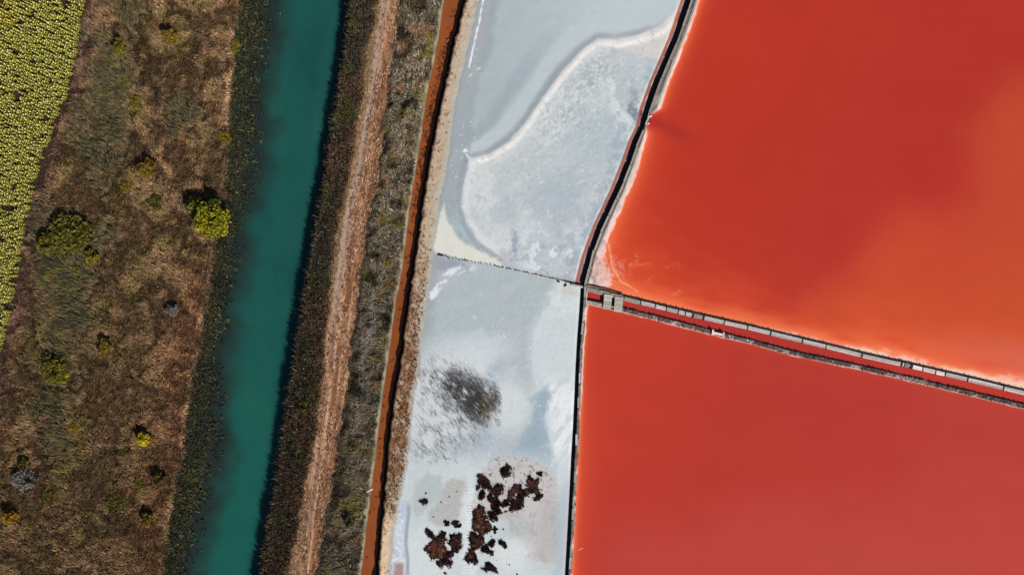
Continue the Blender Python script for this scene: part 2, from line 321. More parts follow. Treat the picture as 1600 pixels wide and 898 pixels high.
    # cream triangle
    c = mix(c, alb(220, 219, 209), pmask(wx*.6+px*.4, .5*py+.5*wy, [(692,318),(697,345),(722,378),(764,396),(800,424),(740,410),(683,398),(676,392),(682,350)], 3.5))
    fl, _, _ = seg(px, py, [(700,335),(706,352),(730,378),(765,398),(800,408),(840,400),(880,385)])
    c = mix(c, alb(140, 146, 152), .65*sst(5, 1, fl+2.5*fbm(px, py, 8, 116))*sst(330, 375, py)*sst(-.2, .5, fbm(px, py, 14, 117)))
    fl, s3_, r3 = seg(px, py, [(731,256),(724,285),(721,315),(727,345),(744,374),(772,394)]); c = mix(c, alb(218, 221, 222), .8*sst(11, 2, np.abs(-s3_-7)+3*fbm(px, py, 12, 94))*sst(15, 8, fl)); c = mix(c, alb(150, 160, 168), .75*sst(7, 1.5, np.abs(-s3_+4)+2.5*fbm(px, py, 12, 95))*sst(14, 6, fl))
    c = mix(c, alb(188, 182, 176), .7*emask(wx, wy, 788, 399, 14, 6, .6)); c = mix(c, alb(138, 156, 172), .8*emask(wx, wy, 803, 383, 6, 24, .45)*sst(-.6, .2, fbm(px, py, 5, 118)))
    zone = sst(340, 385, py)*sst(800, 840, px)*sst(0, 10, dr)
    c = mix(c, alb(184, 195, 202), .8*zone); c = mix(c, alb(222, 227, 230), .9*zone*sst(.16, .3, fbm(px, py, 19, 119))); c = mix(c, alb(160, 170, 180), .7*zone*sst(.25, .6, -fbm(px, py, 16, 120)))
    c = mix(c, alb(176, 164, 158), .5*zone*sst(9, 3, FY(px)-py+3*fbm(px, py, 10, 121)))
    c = mix(c, alb(216, 222, 226), .6*sst(16, 6, np.abs(dr-22))*sst(290, 330, py)*sst(0, .5, fbm(px, py, 8, 122)))
    c = mix(c, alb(220, 208, 200), .7*sst(2.2, .6, np.abs(dr-1))*sst(-.3, .3, fbm(px, py, 20, 124)))
    g = fbm(px, py, 4, 125, 3); g2 = fbm(px, py, 11, 126); c = c*(1+(.012+.03*ins2)*g+(.012+.02*ins2)*g2)[..., None]
    c = mix(c, alb(162, 173, 179), .5*ins2*sst(.25, .6, g)*sst(-.2, .5, g2)); c = mix(c, alb(222, 225, 226), .45*ins2*sst(.25, .6, -g)*sst(-.2, .5, g2))
    z = .02*fbm(px, py, 18, 123)+.06*np.exp(-((sd-2)/5.)**2)*sst(690, 740, px)+.03*ins2+.03*rip*rn+.012*ins2*g
    return c, z
BEIGE = [(740,790),(748,752),(760,724),(790,708),(835,720),(866,742),(880,790),(880,850),(866,878),(830,870),(812,838),(790,815),(762,812)]
def salt_lower(px, py):
    wx = px+6*fbm(px, py, 30, 131)+3*fbm(px, py, 7, 128); wy = py+6*fbm(px, py, 30, 132)+3*fbm(px, py, 7, 129); f = py-FY(px); dl = px-BR(py); dr = salt_right(py)-px
    c = np.broadcast_to(alb(175, 187, 191), px.shape+(3,)).copy(); c = mix(c, alb(184, 188, 196), .8*sst(-.1, .7, fbm(px, py, 50, 133)))
    c = mix(c, alb(142, 150, 160), .7*emask(wx, wy, 700, 412, 34, 9, .6, .2)); c = mix(c, alb(154, 162, 168), .7*sst(26, 8, dl)*sst(560, 500, py))
    xr = np.interp(py, [440,480,520,560,600,640,700,760], [862,846,824,817,828,836,850,878])
    c = mix(c, alb(202, 212, 215), sst(-3, 5, wx-xr)); c = mix(c, alb(182, 188, 194), .6*sst(7, 2, np.abs(wx-xr-3)+3*fbm(px, py, 9, 134))*sst(640, 600, py))
    c = mix(c, alb(214, 221, 222), .7*emask(wx, wy, 885, 468, 34, 26, .5)*sst(-.4, .3, fbm(px, py, 8, 135)))
    c = mix(c, alb(192, 186, 180), .5*emask(wx, wy, 893, 455, 14, 10, .5))
    fl, s2, run = seg(px, py, [(676,462),(683,446),(692,434),(706,425),(728,419),(752,418)])
    st = fbm(px*.8-py*.5, (px*.5+py*.8)*2.4, 9, 136)
    c = mix(c, alb(228, 232, 238), .9*sst(8, 1.5, fl+5*st)*sst(1.0, .75, run)*sst(-.7, .1, fbm(px*.8+py*.6, (py*.8-px*.6)*.4, 6, 127)))
    c = mix(c, alb(205, 214, 222), .85*emask(wx, wy, 742, 548, 46, 26, .7)); c = mix(c, alb(212, 220, 222), .8*emask(wx, wy, 735, 590, 60, 26, .6)*sst(-.4, .3, fbm(px, py, 24, 137)))
    c = mix(c, alb(208, 213, 215), .9*emask(wx, wy, 700, 640, 74, 90, .4)); c = mix(c, alb(170, 186, 194), .7*emask(wx, wy, 778, 585, 14, 22, .6))
    c = mix(c, alb(174, 186, 195), .9*emask(wx, wy, 745, 690, 46, 24, .6, -.35)); c = mix(c, alb(212, 219, 221), .8*emask(wx, wy, 795, 635, 36, 40, .6))
    c = mix(c, alb(152, 172, 186), .9*pmask(wx, wy, [(832,624),(852,604),(868,612),(850,655),(862,700),(884,748),(872,760),(840,718),(800,704),(815,680),(832,660)], 7))
    s3 = fbm(px*1.8+py*.9, py*.35-px*.2, 12, 138)
    c = mix(c, alb(230, 234, 236), .9*sst(850, 868, wx+.12*(640-py)+5*s3)*sst(570, 620, py)*sst(800, 730, py)*sst(-.7, -.1, s3))
    c = mix(c, alb(202, 211, 214), .8*sst(690, 740, py)); bm = pmask(wx, wy, BEIGE, 3.5)
    c = mix(c, alb(196, 191, 189), .85*bm); c = mix(c, alb(182, 179, 178), .8*emask(wx, wy, 862, 830, 22, 46, .5)); c = mix(c, alb(176, 185, 186), .6*emask(wx, wy, 812, 822, 26, 18, .6))
    c = mix(c, alb(120, 112, 110), .75*bm*sst(.5, .75, fbm(px, py, 3.2, 139, 2))*sst(800, 740, py))
    c = mix(c, alb(172, 190, 200), .8*sst(22, 10, dr+4*fbm(px, py, 20, 140))*sst(730, 790, py)); c = mix(c, alb(190, 186, 194), .6*sst(9, 3, dr)*sst(700, 790, py))
    c = mix(c, alb(178, 188, 188), .9*pmask(wx, wy, [(650,748),(668,738),(694,742),(690,772),(668,800),(650,806),(644,780)], 5)); c = mix(c, alb(180, 181, 178), .95*pmask(wx, wy, [(697,752),(712,746),(730,750),(722,788),(706,818),(682,822),(668,812),(684,782)], 4))
    c = mix(c, alb(218, 224, 226), .8*emask(wx, wy, 734, 840, 13, 96, .4)); c = mix(c, alb(210, 218, 219), .8*emask(wx, wy, 665, 880, 44, 52, .5)); c = mix(c, alb(214, 220, 220), .8*emask(wx, wy, 800, 870, 30, 26, .5))
    tx = (px-(735-.03*(py-755)))                                        # ladder of tyre lugs pressed in the crust
    tick = sst(.62, .95, np.cos((py+1.5*vn(py/9, py*0, 9))*2*np.pi/4.6))*sst(7, 4.5, np.abs(tx))*sst(745, 765, py)*sst(-.9, -.2, fbm(px, py, 10, 141))
    c = mix(c, alb(236, 240, 242), .7*tick)
    g = sst(.35, .8, -np.cos((py+1.5*vn(py/9, py*0, 9))*2*np.pi/4.6))*sst(6, 4, np.abs(tx))*sst(745, 765, py)*sst(-.3, .4, fbm(px, py, 16, 142)); c = mix(c, alb(168, 176, 184), .55*g)
    c = mix(c, alb(186, 196, 212), .9*pmask(wx*.3+px*.7, py, [(627,780),(638,784),(638,802),(632,825),(629,850),(634,870),(632,960),(606,960),(613,860),(620,815)], 2))
    c = mix(c, alb(226, 230, 238), .8*pmask(px, py, [(624,800),(632,800),(628,850),(632,884),(612,884),(616,850)], 3)*sst(0, .3, np.abs(fbm(px, py, 7, 143)))*sst(.5, .2, np.abs(fbm(px, py, 7, 144))))
    c = mix(c, alb(142, 158, 172), .8*sst(4, 1.5, np.abs(px-np.interp(py, [785,800,830,850,870,900], [638,639,635,634,637,637])))*sst(780, 795, py))
    pud = pmask(px+2*fbm(px, py, 8, 145), py, [(616,880),(630,878),(631,960),(610,960)], 3); c = mix(c, alb(226, 222, 226), .8*sst(2.5, 1, np.abs(px-np.interp(py, [870,900], [633,630])))*sst(868, 878, py)); c = mix(c, alb(164, 126, 124), .85*pud)
    c = mix(c, alb(228, 232, 234), .7*sst(.84, .98, fbm(px, py, 4.2, 146, 3))*sst(.0, .5, fbm(px, py, 60, 147)))
    c = mix(c, alb(150, 154, 156), .7*sst(6, 2, dl)*sst(830, 770, py))
    g = fbm(px, py, 4, 149, 3); g2 = fbm(px, py, 12, 150); c = c*(1+.022*g+.022*g2)[..., None]; c = mix(c, alb(160, 158, 158), .4*bm*sst(.2, .6, g2))
    z = .02*fbm(px, py, 18, 148)+.02*bm+.03*tick+.01*g
    return c, z
def salt(name, v0, v1, fn, label):
    v = ramp_axis(0, v0, v1, (max(v0, -75), min(v1, 960)), 1.25, 10); n = 268; u = np.linspace(0, 1, n)
    PX = np.full((len(v), n), 800.0); PY = v[:, None]+0*PX
    for _ in range(6):
        PY = v[:, None]+(PX-683)*.2072; L = BR(PY)-2; R = salt_right(PY)+1; PX = L+(R-L)*u[None, :]
    PY = v[:, None]+(PX-683)*.2072; c, z = fn(PX, PY); z = z-.05*sst(3, 0, salt_right(PY)-PX)
    o = grid(name, PX, PY, z, c, M_salt); return tag(o, label, 'salt flat', kind='structure')
salt('salt_flat', -330, 397, salt_upper, 'pale blue grey salt flat with a curving white ridge, above the stake fence')
salt('salt_flat', 397, 1130, salt_lower, 'pale salt flat with dark growth, below the stake fence')

# ------------------------------------------------------------------ drain beside the dikes
rows2 = np.concatenate([np.arange(-230, -20, 8), np.arange(-20, 920, 1.6), np.arange(920, 1131, 8)])
def wall_l(y): return np.where(y < 443, WALL_A(y), WALL_C(y))
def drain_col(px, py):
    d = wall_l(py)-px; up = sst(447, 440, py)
    c = np.broadcast_to(alb(58, 54, 58), px.shape+(3,)).copy()  # bed coloured dark along the wall foot to deepen the dike's shadow
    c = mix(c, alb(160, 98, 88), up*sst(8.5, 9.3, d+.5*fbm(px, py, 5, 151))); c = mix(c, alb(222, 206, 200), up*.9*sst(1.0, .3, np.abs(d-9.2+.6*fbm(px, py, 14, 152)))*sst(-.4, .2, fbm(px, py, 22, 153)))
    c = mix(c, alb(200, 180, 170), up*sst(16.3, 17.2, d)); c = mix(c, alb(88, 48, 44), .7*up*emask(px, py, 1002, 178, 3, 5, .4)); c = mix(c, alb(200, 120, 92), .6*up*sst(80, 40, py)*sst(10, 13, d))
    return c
def wA(d): return lambda y: wall_l(y)-np.where(y < 443, d, min(d, 8))
tag(band('drain', [(wA(18), -.08), (wA(16), -.12), (wA(10), -.2), (wA(8.5), -.3), (wA(-2), -.34)], 1.2, drain_col, M_mud, .012, 6, rows2), 'narrow drain with a bed darkened along the dike shadow and a red brown mud edge', 'drain', kind='structure')

# ------------------------------------------------------------------ brine ponds
def tilted(leftf, topf, u, v, vdir):
    """plan grid bounded by a left curve and a wall line; u runs right from the curve, v runs away from the wall"""
    PX = np.full((len(v), len(u)), 1000.0)
    for _ in range(10):
        PY = topf(PX)+vdir*v[:, None]; PX = leftf(PY)+u[None, :]
    return PX, topf(PX)+vdir*v[:, None]
def prog(first, growth, cap, end):
    r = [0.0]; s = first
    while r[-1] < end: r.append(r[-1]+s); s = min(s*growth, cap)
    return np.array(r)
def pond_upper(px, py, dL, dB):
    c = np.broadcast_to(alb(181, 53, 42), px.shape+(3,)).copy()
    c = mix(c, alb(187, 56, 40), sst(420, 60, dL)); c = mix(c, alb(186, 56, 48), .6*sst(220, 420, py)*sst(150, 400, dL))
    wx = px+26*fbm(px, py, 130, 161); wy = py+26*fbm(px, py, 130, 162)
    B = [(1640,100),(1550,150),(1515,220),(1508,290),(1470,335),(1385,362),(1345,400),(1310,440),(1270,520),(1300,700),(2300,900),(2300,60)]
    m = pmask(wx, wy, B, 48); c = mix(c, alb(197, 73, 47), .8*m); c = mix(c, alb(208, 84, 47), .85*m*sst(330, 540, wy)); c = mix(c, alb(194, 80, 46), .5*m*sst(1480, 1620, px))
    c = c*(1+.025*fbm(px, py, 90, 163)+.012*fbm(px, py, 30, 164)+.018*fbm(px*.5+py*.2, py*2.2-px*.4, 45, 159))[..., None]
    # plume below the sluice
    d, s, r = seg(px, py, [(1014,188),(1050,203),(1110,240)]); c = mix(c, alb(166, 48, 46), .8*sst(1, .1, d/(6+26*r))*sst(1, .3, r))
    no_sh = 1-emask(px, py, 1016, 188, 22, 15, .4)
    # shallow brine over salt along both shores
    n1 = fbm(px, py, 20, 165); n2 = fbm(px, py, 6, 166)
    cw = np.interp(py, [-200,0,130,172,180,198,215,300,350,400,425,450], [3,3,4,5,1,1,6,7,8,13,19,26])
    gl = np.interp(py, [-200,150,195,230,330,440], [9,11,8,18,30,46])
    c = mix(c, alb(220, 76, 42), .92*no_sh*np.exp(-np.maximum(dL-cw*.7, 0)/gl)); c = mix(c, alb(248, 124, 82), .92*no_sh*np.exp(-(np.maximum(dL-cw*.85, 0)/(3.5+.16*gl))))
    wB = np.interp(px, [915,950,1010,1080,1150,1200,1300,1350,1410,1470,1540,1600,2000], [10,9,4,2.2,2.5,5,8,12,19,11,12,22,22]); gb = np.interp(px, [915,1000,1100,1300,1450,1600], [44,46,36,26,26,40])
    stre = fbm(px*.97+py*.22, (py*.97-px*.22)*3.2, 46, 167)
    c = mix(c, alb(232, 90, 50), .95*np.exp(-np.maximum(dB-wB, 0)/(gb*(1+.35*stre)))); c = mix(c, alb(250, 136, 94), .9*np.exp(-np.maximum(dB-wB*.7, 0)/(9+5*stre)))
    c = mix(c, alb(224, 120, 100), 0.4*emask(px, py, 1640, 570, 150, 26, .8, .22))
    sh = wB*(.8+.55*stre+.25*n2); c = mix(c, alb(252, 206, 182), .95*sst(1.25, .35, dB/np.maximum(sh, .8))*sst(1120, 1230, px)); c = mix(c, alb(250, 170, 136), .7*sst(1.2, .2, dB/3.)*sst(1010, 1060, px))
    # crust on the left shore and in the corner
    cor = sst(375, 440, py); e = np.maximum(cw*(1+.35*n1)+(1.6+4*cor)*n2, cor*(34-1.0*dB+10*n1+5*n2)); cr = no_sh*sst(1.2+6*cor, -1.2-4*cor, dL-e)
    c = mix(c, alb(224, 196, 188), .95*cr); c = mix(c, alb(176, 172, 170), .8*no_sh*sst(1.4, -.8, dL-e*.42)); c = mix(c, alb(236, 214, 206), .5*cr*sst(.1, .4, n2))
    c = mix(c, alb(132, 126, 126), .7*cr*sst(.2, .5, -n2)*sst(300, 380, py)*sst(1, 0, (dL-e*.6)/6))
    k = emask(px, py, 930, 425, 44, 26, .5); c = mix(c, alb(236, 176, 158), .65*k*sst(.05, .3, np.abs(fbm(px, py, 13, 168)))*sst(.5, .25, np.abs(fbm(px, py, 13, 168))))
    lf = fbm(px*.5+py*.85, (px*.85-py*.5)*.3, 16, 158); c = mix(c, alb(250, 160, 112), .6*emask(px, py, 985, 435, 85, 34, .9, .3)*sst(.1, .02, np.abs(lf))*sst(-.3, .3, fbm(px, py, 22, 157)))
    for P, wd in (([(951,384),(955,404),(957,418),(964,428),(968,438),(982,446),(996,455)], 1.5), ([(941,420),(946,436),(962,440)], 1.2)):
        f, _, _ = seg(px, py, P); c = mix(c, alb(250, 168, 118), (.8 if wd < 2 else .25)*sst(wd*1.6, .3, f+1.2*n2+.6*n1))
    z = .1+.10*cr*(1+.5*n2)+.12*sst(6, 0, dL)*no_sh
    return c, z
u = np.concatenate([[-5, -2.5], prog(1.1, 1.025, 7, 1250)]); v = np.concatenate([[-4, -2], prog(1.1, 1.025, 7, 900)])
PX, PY = tilted(WALL_AR, BU, u, v, -1); dL = (PX-WALL_AR(PY))*.92; dB = (BU(PX)-PY)*.975
c, z = pond_upper(PX, PY, dL, dB); tag(grid('brine_pond', PX[::-1], PY[::-1], z[::-1], c[::-1], M_brine), 'upper red brine pond with a white salt shore along its lower edge', 'pond', kind='structure')
def pond_lower(px, py, dL, dT):
    c = np.broadcast_to(alb(184, 58, 48), px.shape+(3,)).copy(); c = mix(c, alb(194, 62, 43), sst(330, 20, dL)*sst(420, 0, dT)); c = mix(c, alb(183, 60, 50), .8*sst(200, 500, dL)*sst(330, 100, dT))
    wx = px+40*fbm(px, py, 160, 171); wy = py+40*fbm(px, py, 160, 172); c = mix(c, alb(190, 70, 60), .8*sst(760, 900, wy+.12*(wx-900))*sst(900, 1000, wx)); c = mix(c, alb(190, 68, 58), .5*sst(1380, 1500, wx)*sst(540, 640, wy))
    c = c*(1+.02*fbm(px, py, 80, 173)+.018*fbm(px*.5+py*.2, py*2.2-px*.4, 40, 176))[..., None]
    lo = sst(470, 760, py); c = mix(c, alb(224, 84, 50), (.45+.45*lo)*np.exp(-dL/(9+8*lo))); c = mix(c, alb(240, 128, 90), .7*np.exp(-np.maximum(dL-1, 0)/2.6))
    n = fbm(px, py, 9, 174); c = mix(c, alb(232, 204, 194), .95*sst(1., -.4, dL-1.8-1.3*n)*sst(660, 590, py)); c = mix(c, alb(206, 76, 52), .6*np.exp(-dT/3.5))
    c = mix(c, alb(222, 190, 176), .8*sst(.6, -.3, dT-.6-1.2*fbm(px, py, 14, 175)))
    return c, .06+0*px
u = np.concatenate([[-4, -2], prog(1.0, 1.04, 8, 1250)]); v = np.concatenate([[-4, -2], prog(1.2, 1.05, 9, 620)])
PX, PY = tilted(WALL_CR, lambda x: BL(x)+LW, u, v, 1)
c, z = pond_lower(PX, PY, PX-WALL_CR(PY), (PY-BL(PX)-LW)*.97); tag(grid('brine_pond', PX, PY, z, c, M_brine), 'lower red brine pond below the double wall', 'pond', kind='structure')
u = np.concatenate([np.arange(0, 720, 3), np.arange(720, 1250, 12)]); v = np.linspace(-3, 1, 6)
PX = 914+u[None, :]+0*v[:, None]; T = BU(PX)+UW-3; Bm = BL(PX)+2; PY = T+(Bm-T)*np.linspace(0, 1, 6)[:, None]
c = np.broadcast_to(alb(176, 56, 49), PX.shape+(3,))*(1+.05*fbm(PX, PY, 40, 181))[..., None]; c = mix(c, alb(196, 62, 50), .6*sst(1200, 1500, PX))
tag(grid('brine_channel', PX, PY, .02+0*PX, c, M_brine), 'narrow red brine channel between the two walls', 'channel', kind='structure')

# ------------------------------------------------------------------ dikes and walls: clay core plus boards, stakes and ties
def plank_mesh(seed):
    """a unit board, its edges worn and slightly out of true"""
    r = random.Random(seed); V = []
    for x in (-.5, -.17, .17, .5):
        for y, z in ((-.5, -.5), (.5, -.5), (.5, .5), (-.5, .5)):
            V.append((x+r.uniform(-.012, .012), y*(1+r.uniform(-.16, .08)), z*(1+r.uniform(-.1, .1))))
    F = [(0, 1, 2, 3), (15, 14, 13, 12)]
    for s in range(3):
        for k in range(4): F.append((s*4+k, s*4+4+k, s*4+4+(k+1) % 4, s*4+(k+1) % 4))
    me = bpy.data.meshes.new('board'); me.from_pydata(V, [], F); me.update(); return me
def stake_mesh(seed):
    r = random.Random(seed); V = []; F = []
    for z, rad in ((-.5, .5), (.38, .46), (.5, .3)):
        for k in range(6): a = k*math.pi/3+.3; V.append((math.cos(a)*rad*(1+r.uniform(-.15, .15)), math.sin(a)*rad*(1+r.uniform(-.15, .15)), z+r.uniform(-.02, .02)))
    for s in range(2):
        for k in range(6): F.append((s*6+k, s*6+(k+1) % 6, s*6+6+(k+1) % 6, s*6+6+k))
    F.append(tuple(range(12, 18))); me = bpy.data.meshes.new('stake'); me.from_pydata(V, [], F); me.update(); return me
PL = {}
def boards(mat):
    if mat.name not in PL:
        PL[mat.name] = [plank_mesh(k) for k in range(4)]
        for m in PL[mat.name]: m.materials.append(mat)
    return random.choice(PL[mat.name])
SK = {}
def stakes(mat):
    if mat.name not in SK:
        SK[mat.name] = [stake_mesh(k) for k in range(3)]
        for m in SK[mat.name]: m.materials.append(mat)
    return random.choice(SK[mat.name])
def put(me, name, parent, x, y, z, size, rz, tilt=(0, 0)):
    o = bpy.data.objects.new(name, me); C.objects.link(o); o.parent = parent
    px, py, pz = parent.location; o.location = (x-px, y-py, z-pz); o.scale = size; o.rotation_euler = (tilt[0], tilt[1], rz); return o
def along(pts, step):
    """points every step metres of a plan polyline: x, y, heading"""
    P = np.asarray(pts, float); x, y = W(P[:, 0], P[:, 1]); d = np.hypot(np.diff(x), np.diff(y)); s = np.concatenate([[0], np.cumsum(d)])
    t = np.arange(step/2, s[-1], step); X = np.interp(t, s, x); Y = np.interp(t, s, y); e = .2
    hd = np.arctan2(np.interp(t+e, s, y)-np.interp(t-e, s, y), np.interp(t+e, s, x)-np.interp(t-e, s, x)); return X, Y, hd
def core(parent, lf, rf, ts, axis, ztop, zl, zr, colf, name='clay_core', rough=.05):
    """wall body with worn edges between two plan lines"""
    n = len(ts); fr = np.array([0, .03, .25, .5, .75, .97, 1.0]); zz = np.array([zl, ztop-.06, ztop, ztop+.02, ztop, ztop-.06, zr])
    A = lf(ts); B = rf(ts); e1 = .5*fbm(ts, ts*0, 6, 201, 3); e2 = .5*fbm(ts, ts*0+50, 6, 202, 3)
    Q = A[:, None]+e1[:, None]+((B+e2)-(A+e1))[:, None]*fr[None, :]; T = np.repeat(ts[:, None], len(fr), 1)
    Z = zz[None, :]+rough*fbm(T, Q*2, 5, 203)*np.array([0, 1, 1, 1, 1, 1, 0])[None, :]
    PX, PY = (Q, T) if axis == 'y' else (T, Q)
    x, y = W(PX, PY, Z); V = np.stack([x-parent.location.x, y-parent.location.y, Z-parent.location.z], -1).reshape(-1, 3)
    F = gfaces(*PX.shape); F = F if axis == 'y' else F[:, ::-1]
    return link(name, np_mesh(name, V, F, colf(PX, PY).reshape(-1, 3), False), M_clay, parent)
def clay(c1, c2, sc, seed, salt=0):
    def f(px, py):
        c = mix(np.broadcast_to(alb(*c1), px.shape+(3,)).copy(), alb(*c2), sst(-.4, .5, fbm(px, py, sc, seed)))
        return mix(c, alb(222, 204, 200), salt*sst(.15, .5, fbm(px, py, 14, seed+1))) if salt else c
    return f
def loc(px, py, z=0): x, y = W(px, py, z); return (float(x), float(y), z)
# dike on the left of the upper pond
da = empty('dike', loc(1000, 225), 'grey clay and timber dike slanting between the salt and the upper red pond', 'dike')
core(da, lambda y: WALL_A(y)+.4, lambda y: WALL_AR(y), np.arange(-220, 446, 2.5), 'y', .58, -.6, .0, clay((150, 147, 137), (118, 114, 106), 8, 211))
for off_, wd, mat, z, y0, y1 in ((1.6, .34, M_wood, .64, -200, 441), (4.4, .30, M_brown, .63, -200, 160), (8.0, .22, M_wood, .62, -200, 160), (5.2, .2, M_brown, .6, 205, 441)):
    ys = np.arange(y0, y1+1, 8.); X, Y, Hd = along(np.stack([WALL_A(ys)+off_*(WALL_AR(ys)-WALL_A(ys))/10.5*(1 if y0 < 200 else 1.35), ys], 1), 3.6)
    for x, y, h in zip(X, Y, Hd):
        put(boards(mat), 'plank', da, x, y, z+random.uniform(-.02, .03), (3.5+random.uniform(-.25, .05), wd*random.uniform(.8, 1.2), .07), h+random.uniform(-.012, .012))
ys = np.arange(-200, 441, 8.); X, Y, Hd = along(np.stack([WALL_A(ys)-.1, ys], 1), 1.3)
for x, y, h in zip(X, Y, Hd): put(stakes(M_brown), 'stake', da, x+random.uniform(-.04, .04), y, .15+random.uniform(-.05, .06), (.13, .13, 1.1), random.uniform(0, 3), (random.uniform(-.05, .05), random.uniform(-.05, .05)))
X, Y, Hd = along([(1016,186),(1003,209),(990,250),(975,290),(950,345),(931,392),(921,436)], 2.2)
for x, y, h in zip(X, Y, Hd): put(boards(M_dark), 'edge_board', da, x, y, .42, (2.1, .05, .34), h+random.uniform(-.02, .02))
X, Y, Hd = along([(1086,0),(1066,54),(1036,127),(1027,152)], 2.2)
for x, y, h in zip(X, Y, Hd): put(boards(M_dark), 'edge_board', da, x, y, .62, (2.0, .06, .12), h+random.uniform(-.03, .03))
# small sluice in that dike
sa = empty('sluice', loc(1013, 185), 'small white sluice set in the slanting dike where dark red water flows in', 'sluice')
for a, b in ((1016.8, 181.5), (1012.6, 193.5)):
    x, y = W(a, b, .7); put(stakes(M_white), 'post', sa, x, y, .4, (.32, .32, .9), .3)
for a, b in ((1015.5, 182), (1011.5, 193.2)):
    x, y = W(a, b, .7); put(boards(M_white), 'wing_wall', sa, x, y, .42, (.75, .2, .6), .25)
x, y = W(1012.2, 187.5, .7); put(boards(M_pale), 'gate_board', sa, x, y, .66, (1.4, .34, .1), math.atan2(11, 6.)); x, y = W(1015, 188.5, .7); put(boards(M_dark), 'gate_frame', sa, x, y, .45, (1.3, .08, .5), math.atan2(11, 5.))
# dike on the left of the lower pond
dc = empty('dike', loc(903, 660), 'thin grey board and clay dike running down between the salt and the lower red pond', 'dike')
core(dc, lambda y: WALL_C(y)+.3, lambda y: WALL_CR(y)+.2, np.arange(441, 1121, 2.5), 'y', .44, -.6, -.1, clay((140, 130, 124), (100, 92, 88), 7, 221, .8))
ys = np.arange(446, 1110, 8.); X, Y, Hd = along(np.stack([WALL_C(ys)+1.5, ys], 1), 2.4)
for i, (x, y, h) in enumerate(zip(X, Y, Hd)):
    m = M_pale if i % 5 == 2 else (M_brown if i % 3 else M_wood)
    put(boards(m), 'plank', dc, x+random.uniform(-.05, .05), y, .5+random.uniform(-.02, .04), (2.3+random.uniform(-.4, .05), .34*random.uniform(.7, 1.3), .07), h+random.uniform(-.03, .03))
X, Y, Hd = along(np.stack([WALL_C(ys)-.1, ys], 1), 1.2)
for x, y, h in zip(X, Y, Hd): put(stakes(M_brown), 'stake', dc, x+random.uniform(-.05, .05), y, .06+random.uniform(-.05, .06), (.12, .12, 1.0), random.uniform(0, 3), (random.uniform(-.06, .06), random.uniform(-.06, .06)))
X, Y, Hd = along(np.stack([WALL_CR(ys)-.5, ys], 1), 1.9)
for x, y, h in zip(X, Y, Hd):
    if random.random() < .6: put(stakes(M_dark), 'stake', dc, x+random.uniform(-.1, .1), y, .2+random.uniform(-.1, .05), (.16, .16, .7), random.uniform(0, 3))
# upper wall of the brine channel
db = empty('brine_wall', loc(1260, 535), 'pale grey board topped wall with dark cross ties, the upper of the pair between the red ponds', 'wall')
core(db, lambda x: BU(x)+.4, lambda x: BU(x)+UW-.8, np.arange(914, 2000, 2.5), 'x', .46, -.5, -.4, clay((150, 142, 138), (112, 104, 102), 7, 231), 'wall_core', .03)
TIES = [1001, 1024, 1041, 1060, 1071, 1083, 1100, 1132, 1168, 1204, 1254, 1291, 1346, 1409, 1413.5, 1425, 1442, 1462, 1477, 1512, 1568, 1612, 1650, 1690, 1740, 1790, 1830, 1880, 1930]
def across(x, t, z): return W(x-(t-.5)*UW*.22, BU(x)+t*UW, z)
hB = math.atan2(-.2236, 1)
for i, (a, b) in enumerate(zip([975]+TIES[:-1], TIES)):
    if (a, b) in ((1413.5, 1425), (1083, 1100)): continue
    mid = (a+b)/2; x, y = across(mid, .5, .55); L = (b-a)*S*1.024-.16
    if L < .3: continue
    m = M_white if mid > 1400 and mid < 1480 else (M_pale if mid > 1170 or i % 3 else M_wood)
    x0, y0 = across(a, .5, .55); x1, y1 = across(b, .5, .55); hh = math.atan2(y1-y0, x1-x0)
    for t, wd in ((.36, .42), (.72, .3)):
        x, y = across(mid, t, .55); put(boards(m), 'top_board', db, x, y, .53+random.uniform(-.015, .02), (L*random.uniform(.95, 1), wd*1.05, .07), hh+random.uniform(-.006, .006))
for i, a in enumerate(TIES):
    x, y = across(a, .5, .6); big = a in (1425, 1083, 1409)
    put(boards(M_dark), 'cross_tie', db, x, y, .5, (1.05, .34 if big else .13, .26), hB+math.pi/2+random.uniform(-.25, .25))
    x, y = across(a, .0, .6); put(stakes(M_dark), 'stake', db, x, y, .3, (.2, .2, .9), random.uniform(0, 3))
xs = np.arange(975, 1990, 10.); X, Y, Hd = along(np.stack([xs, BU(xs)+.1], 1), 3.0)
for x, y, h in zip(X, Y, Hd): put(boards(M_dark), 'edge_board', db, x, y, .44, (3.0+random.uniform(-.2, .06), .05, .26), h+random.uniform(-.008, .008))
X, Y, Hd = along(np.stack([xs, BU(xs)-.6], 1), 1.15)
for x, y, h in zip(X, Y, Hd): put(stakes(M_dark), 'stake', db, x+random.uniform(-.15, .15), y+random.uniform(-.03, .05), .28+random.uniform(-.08, .05), (.1, .1, .85), random.uniform(0, 3), (random.uniform(-.08, .08), random.uniform(-.08, .08)))
x, y = across(1419, .4, .3); put(boards(M_pale), 'spill_board', db, x, y, .5, (1.3, .14, .1), hB)
# corner piece at the left end of the upper wall
X, Y, Hd = along([(916,450.5),(945,457.5),(975,465)], 2.4)
for x, y, h in zip(X, Y, Hd): put(boards(M_wood), 'top_board', db, x, y, .54, (2.3, .62, .08), h)
X, Y, Hd = along([(913,444),(945,452),(976,461.5)], 1.6)
for x, y, h in zip(X, Y, Hd): put(boards(M_dark), 'edge_board', db, x, y, .55, (1.6, .1, .4), h)
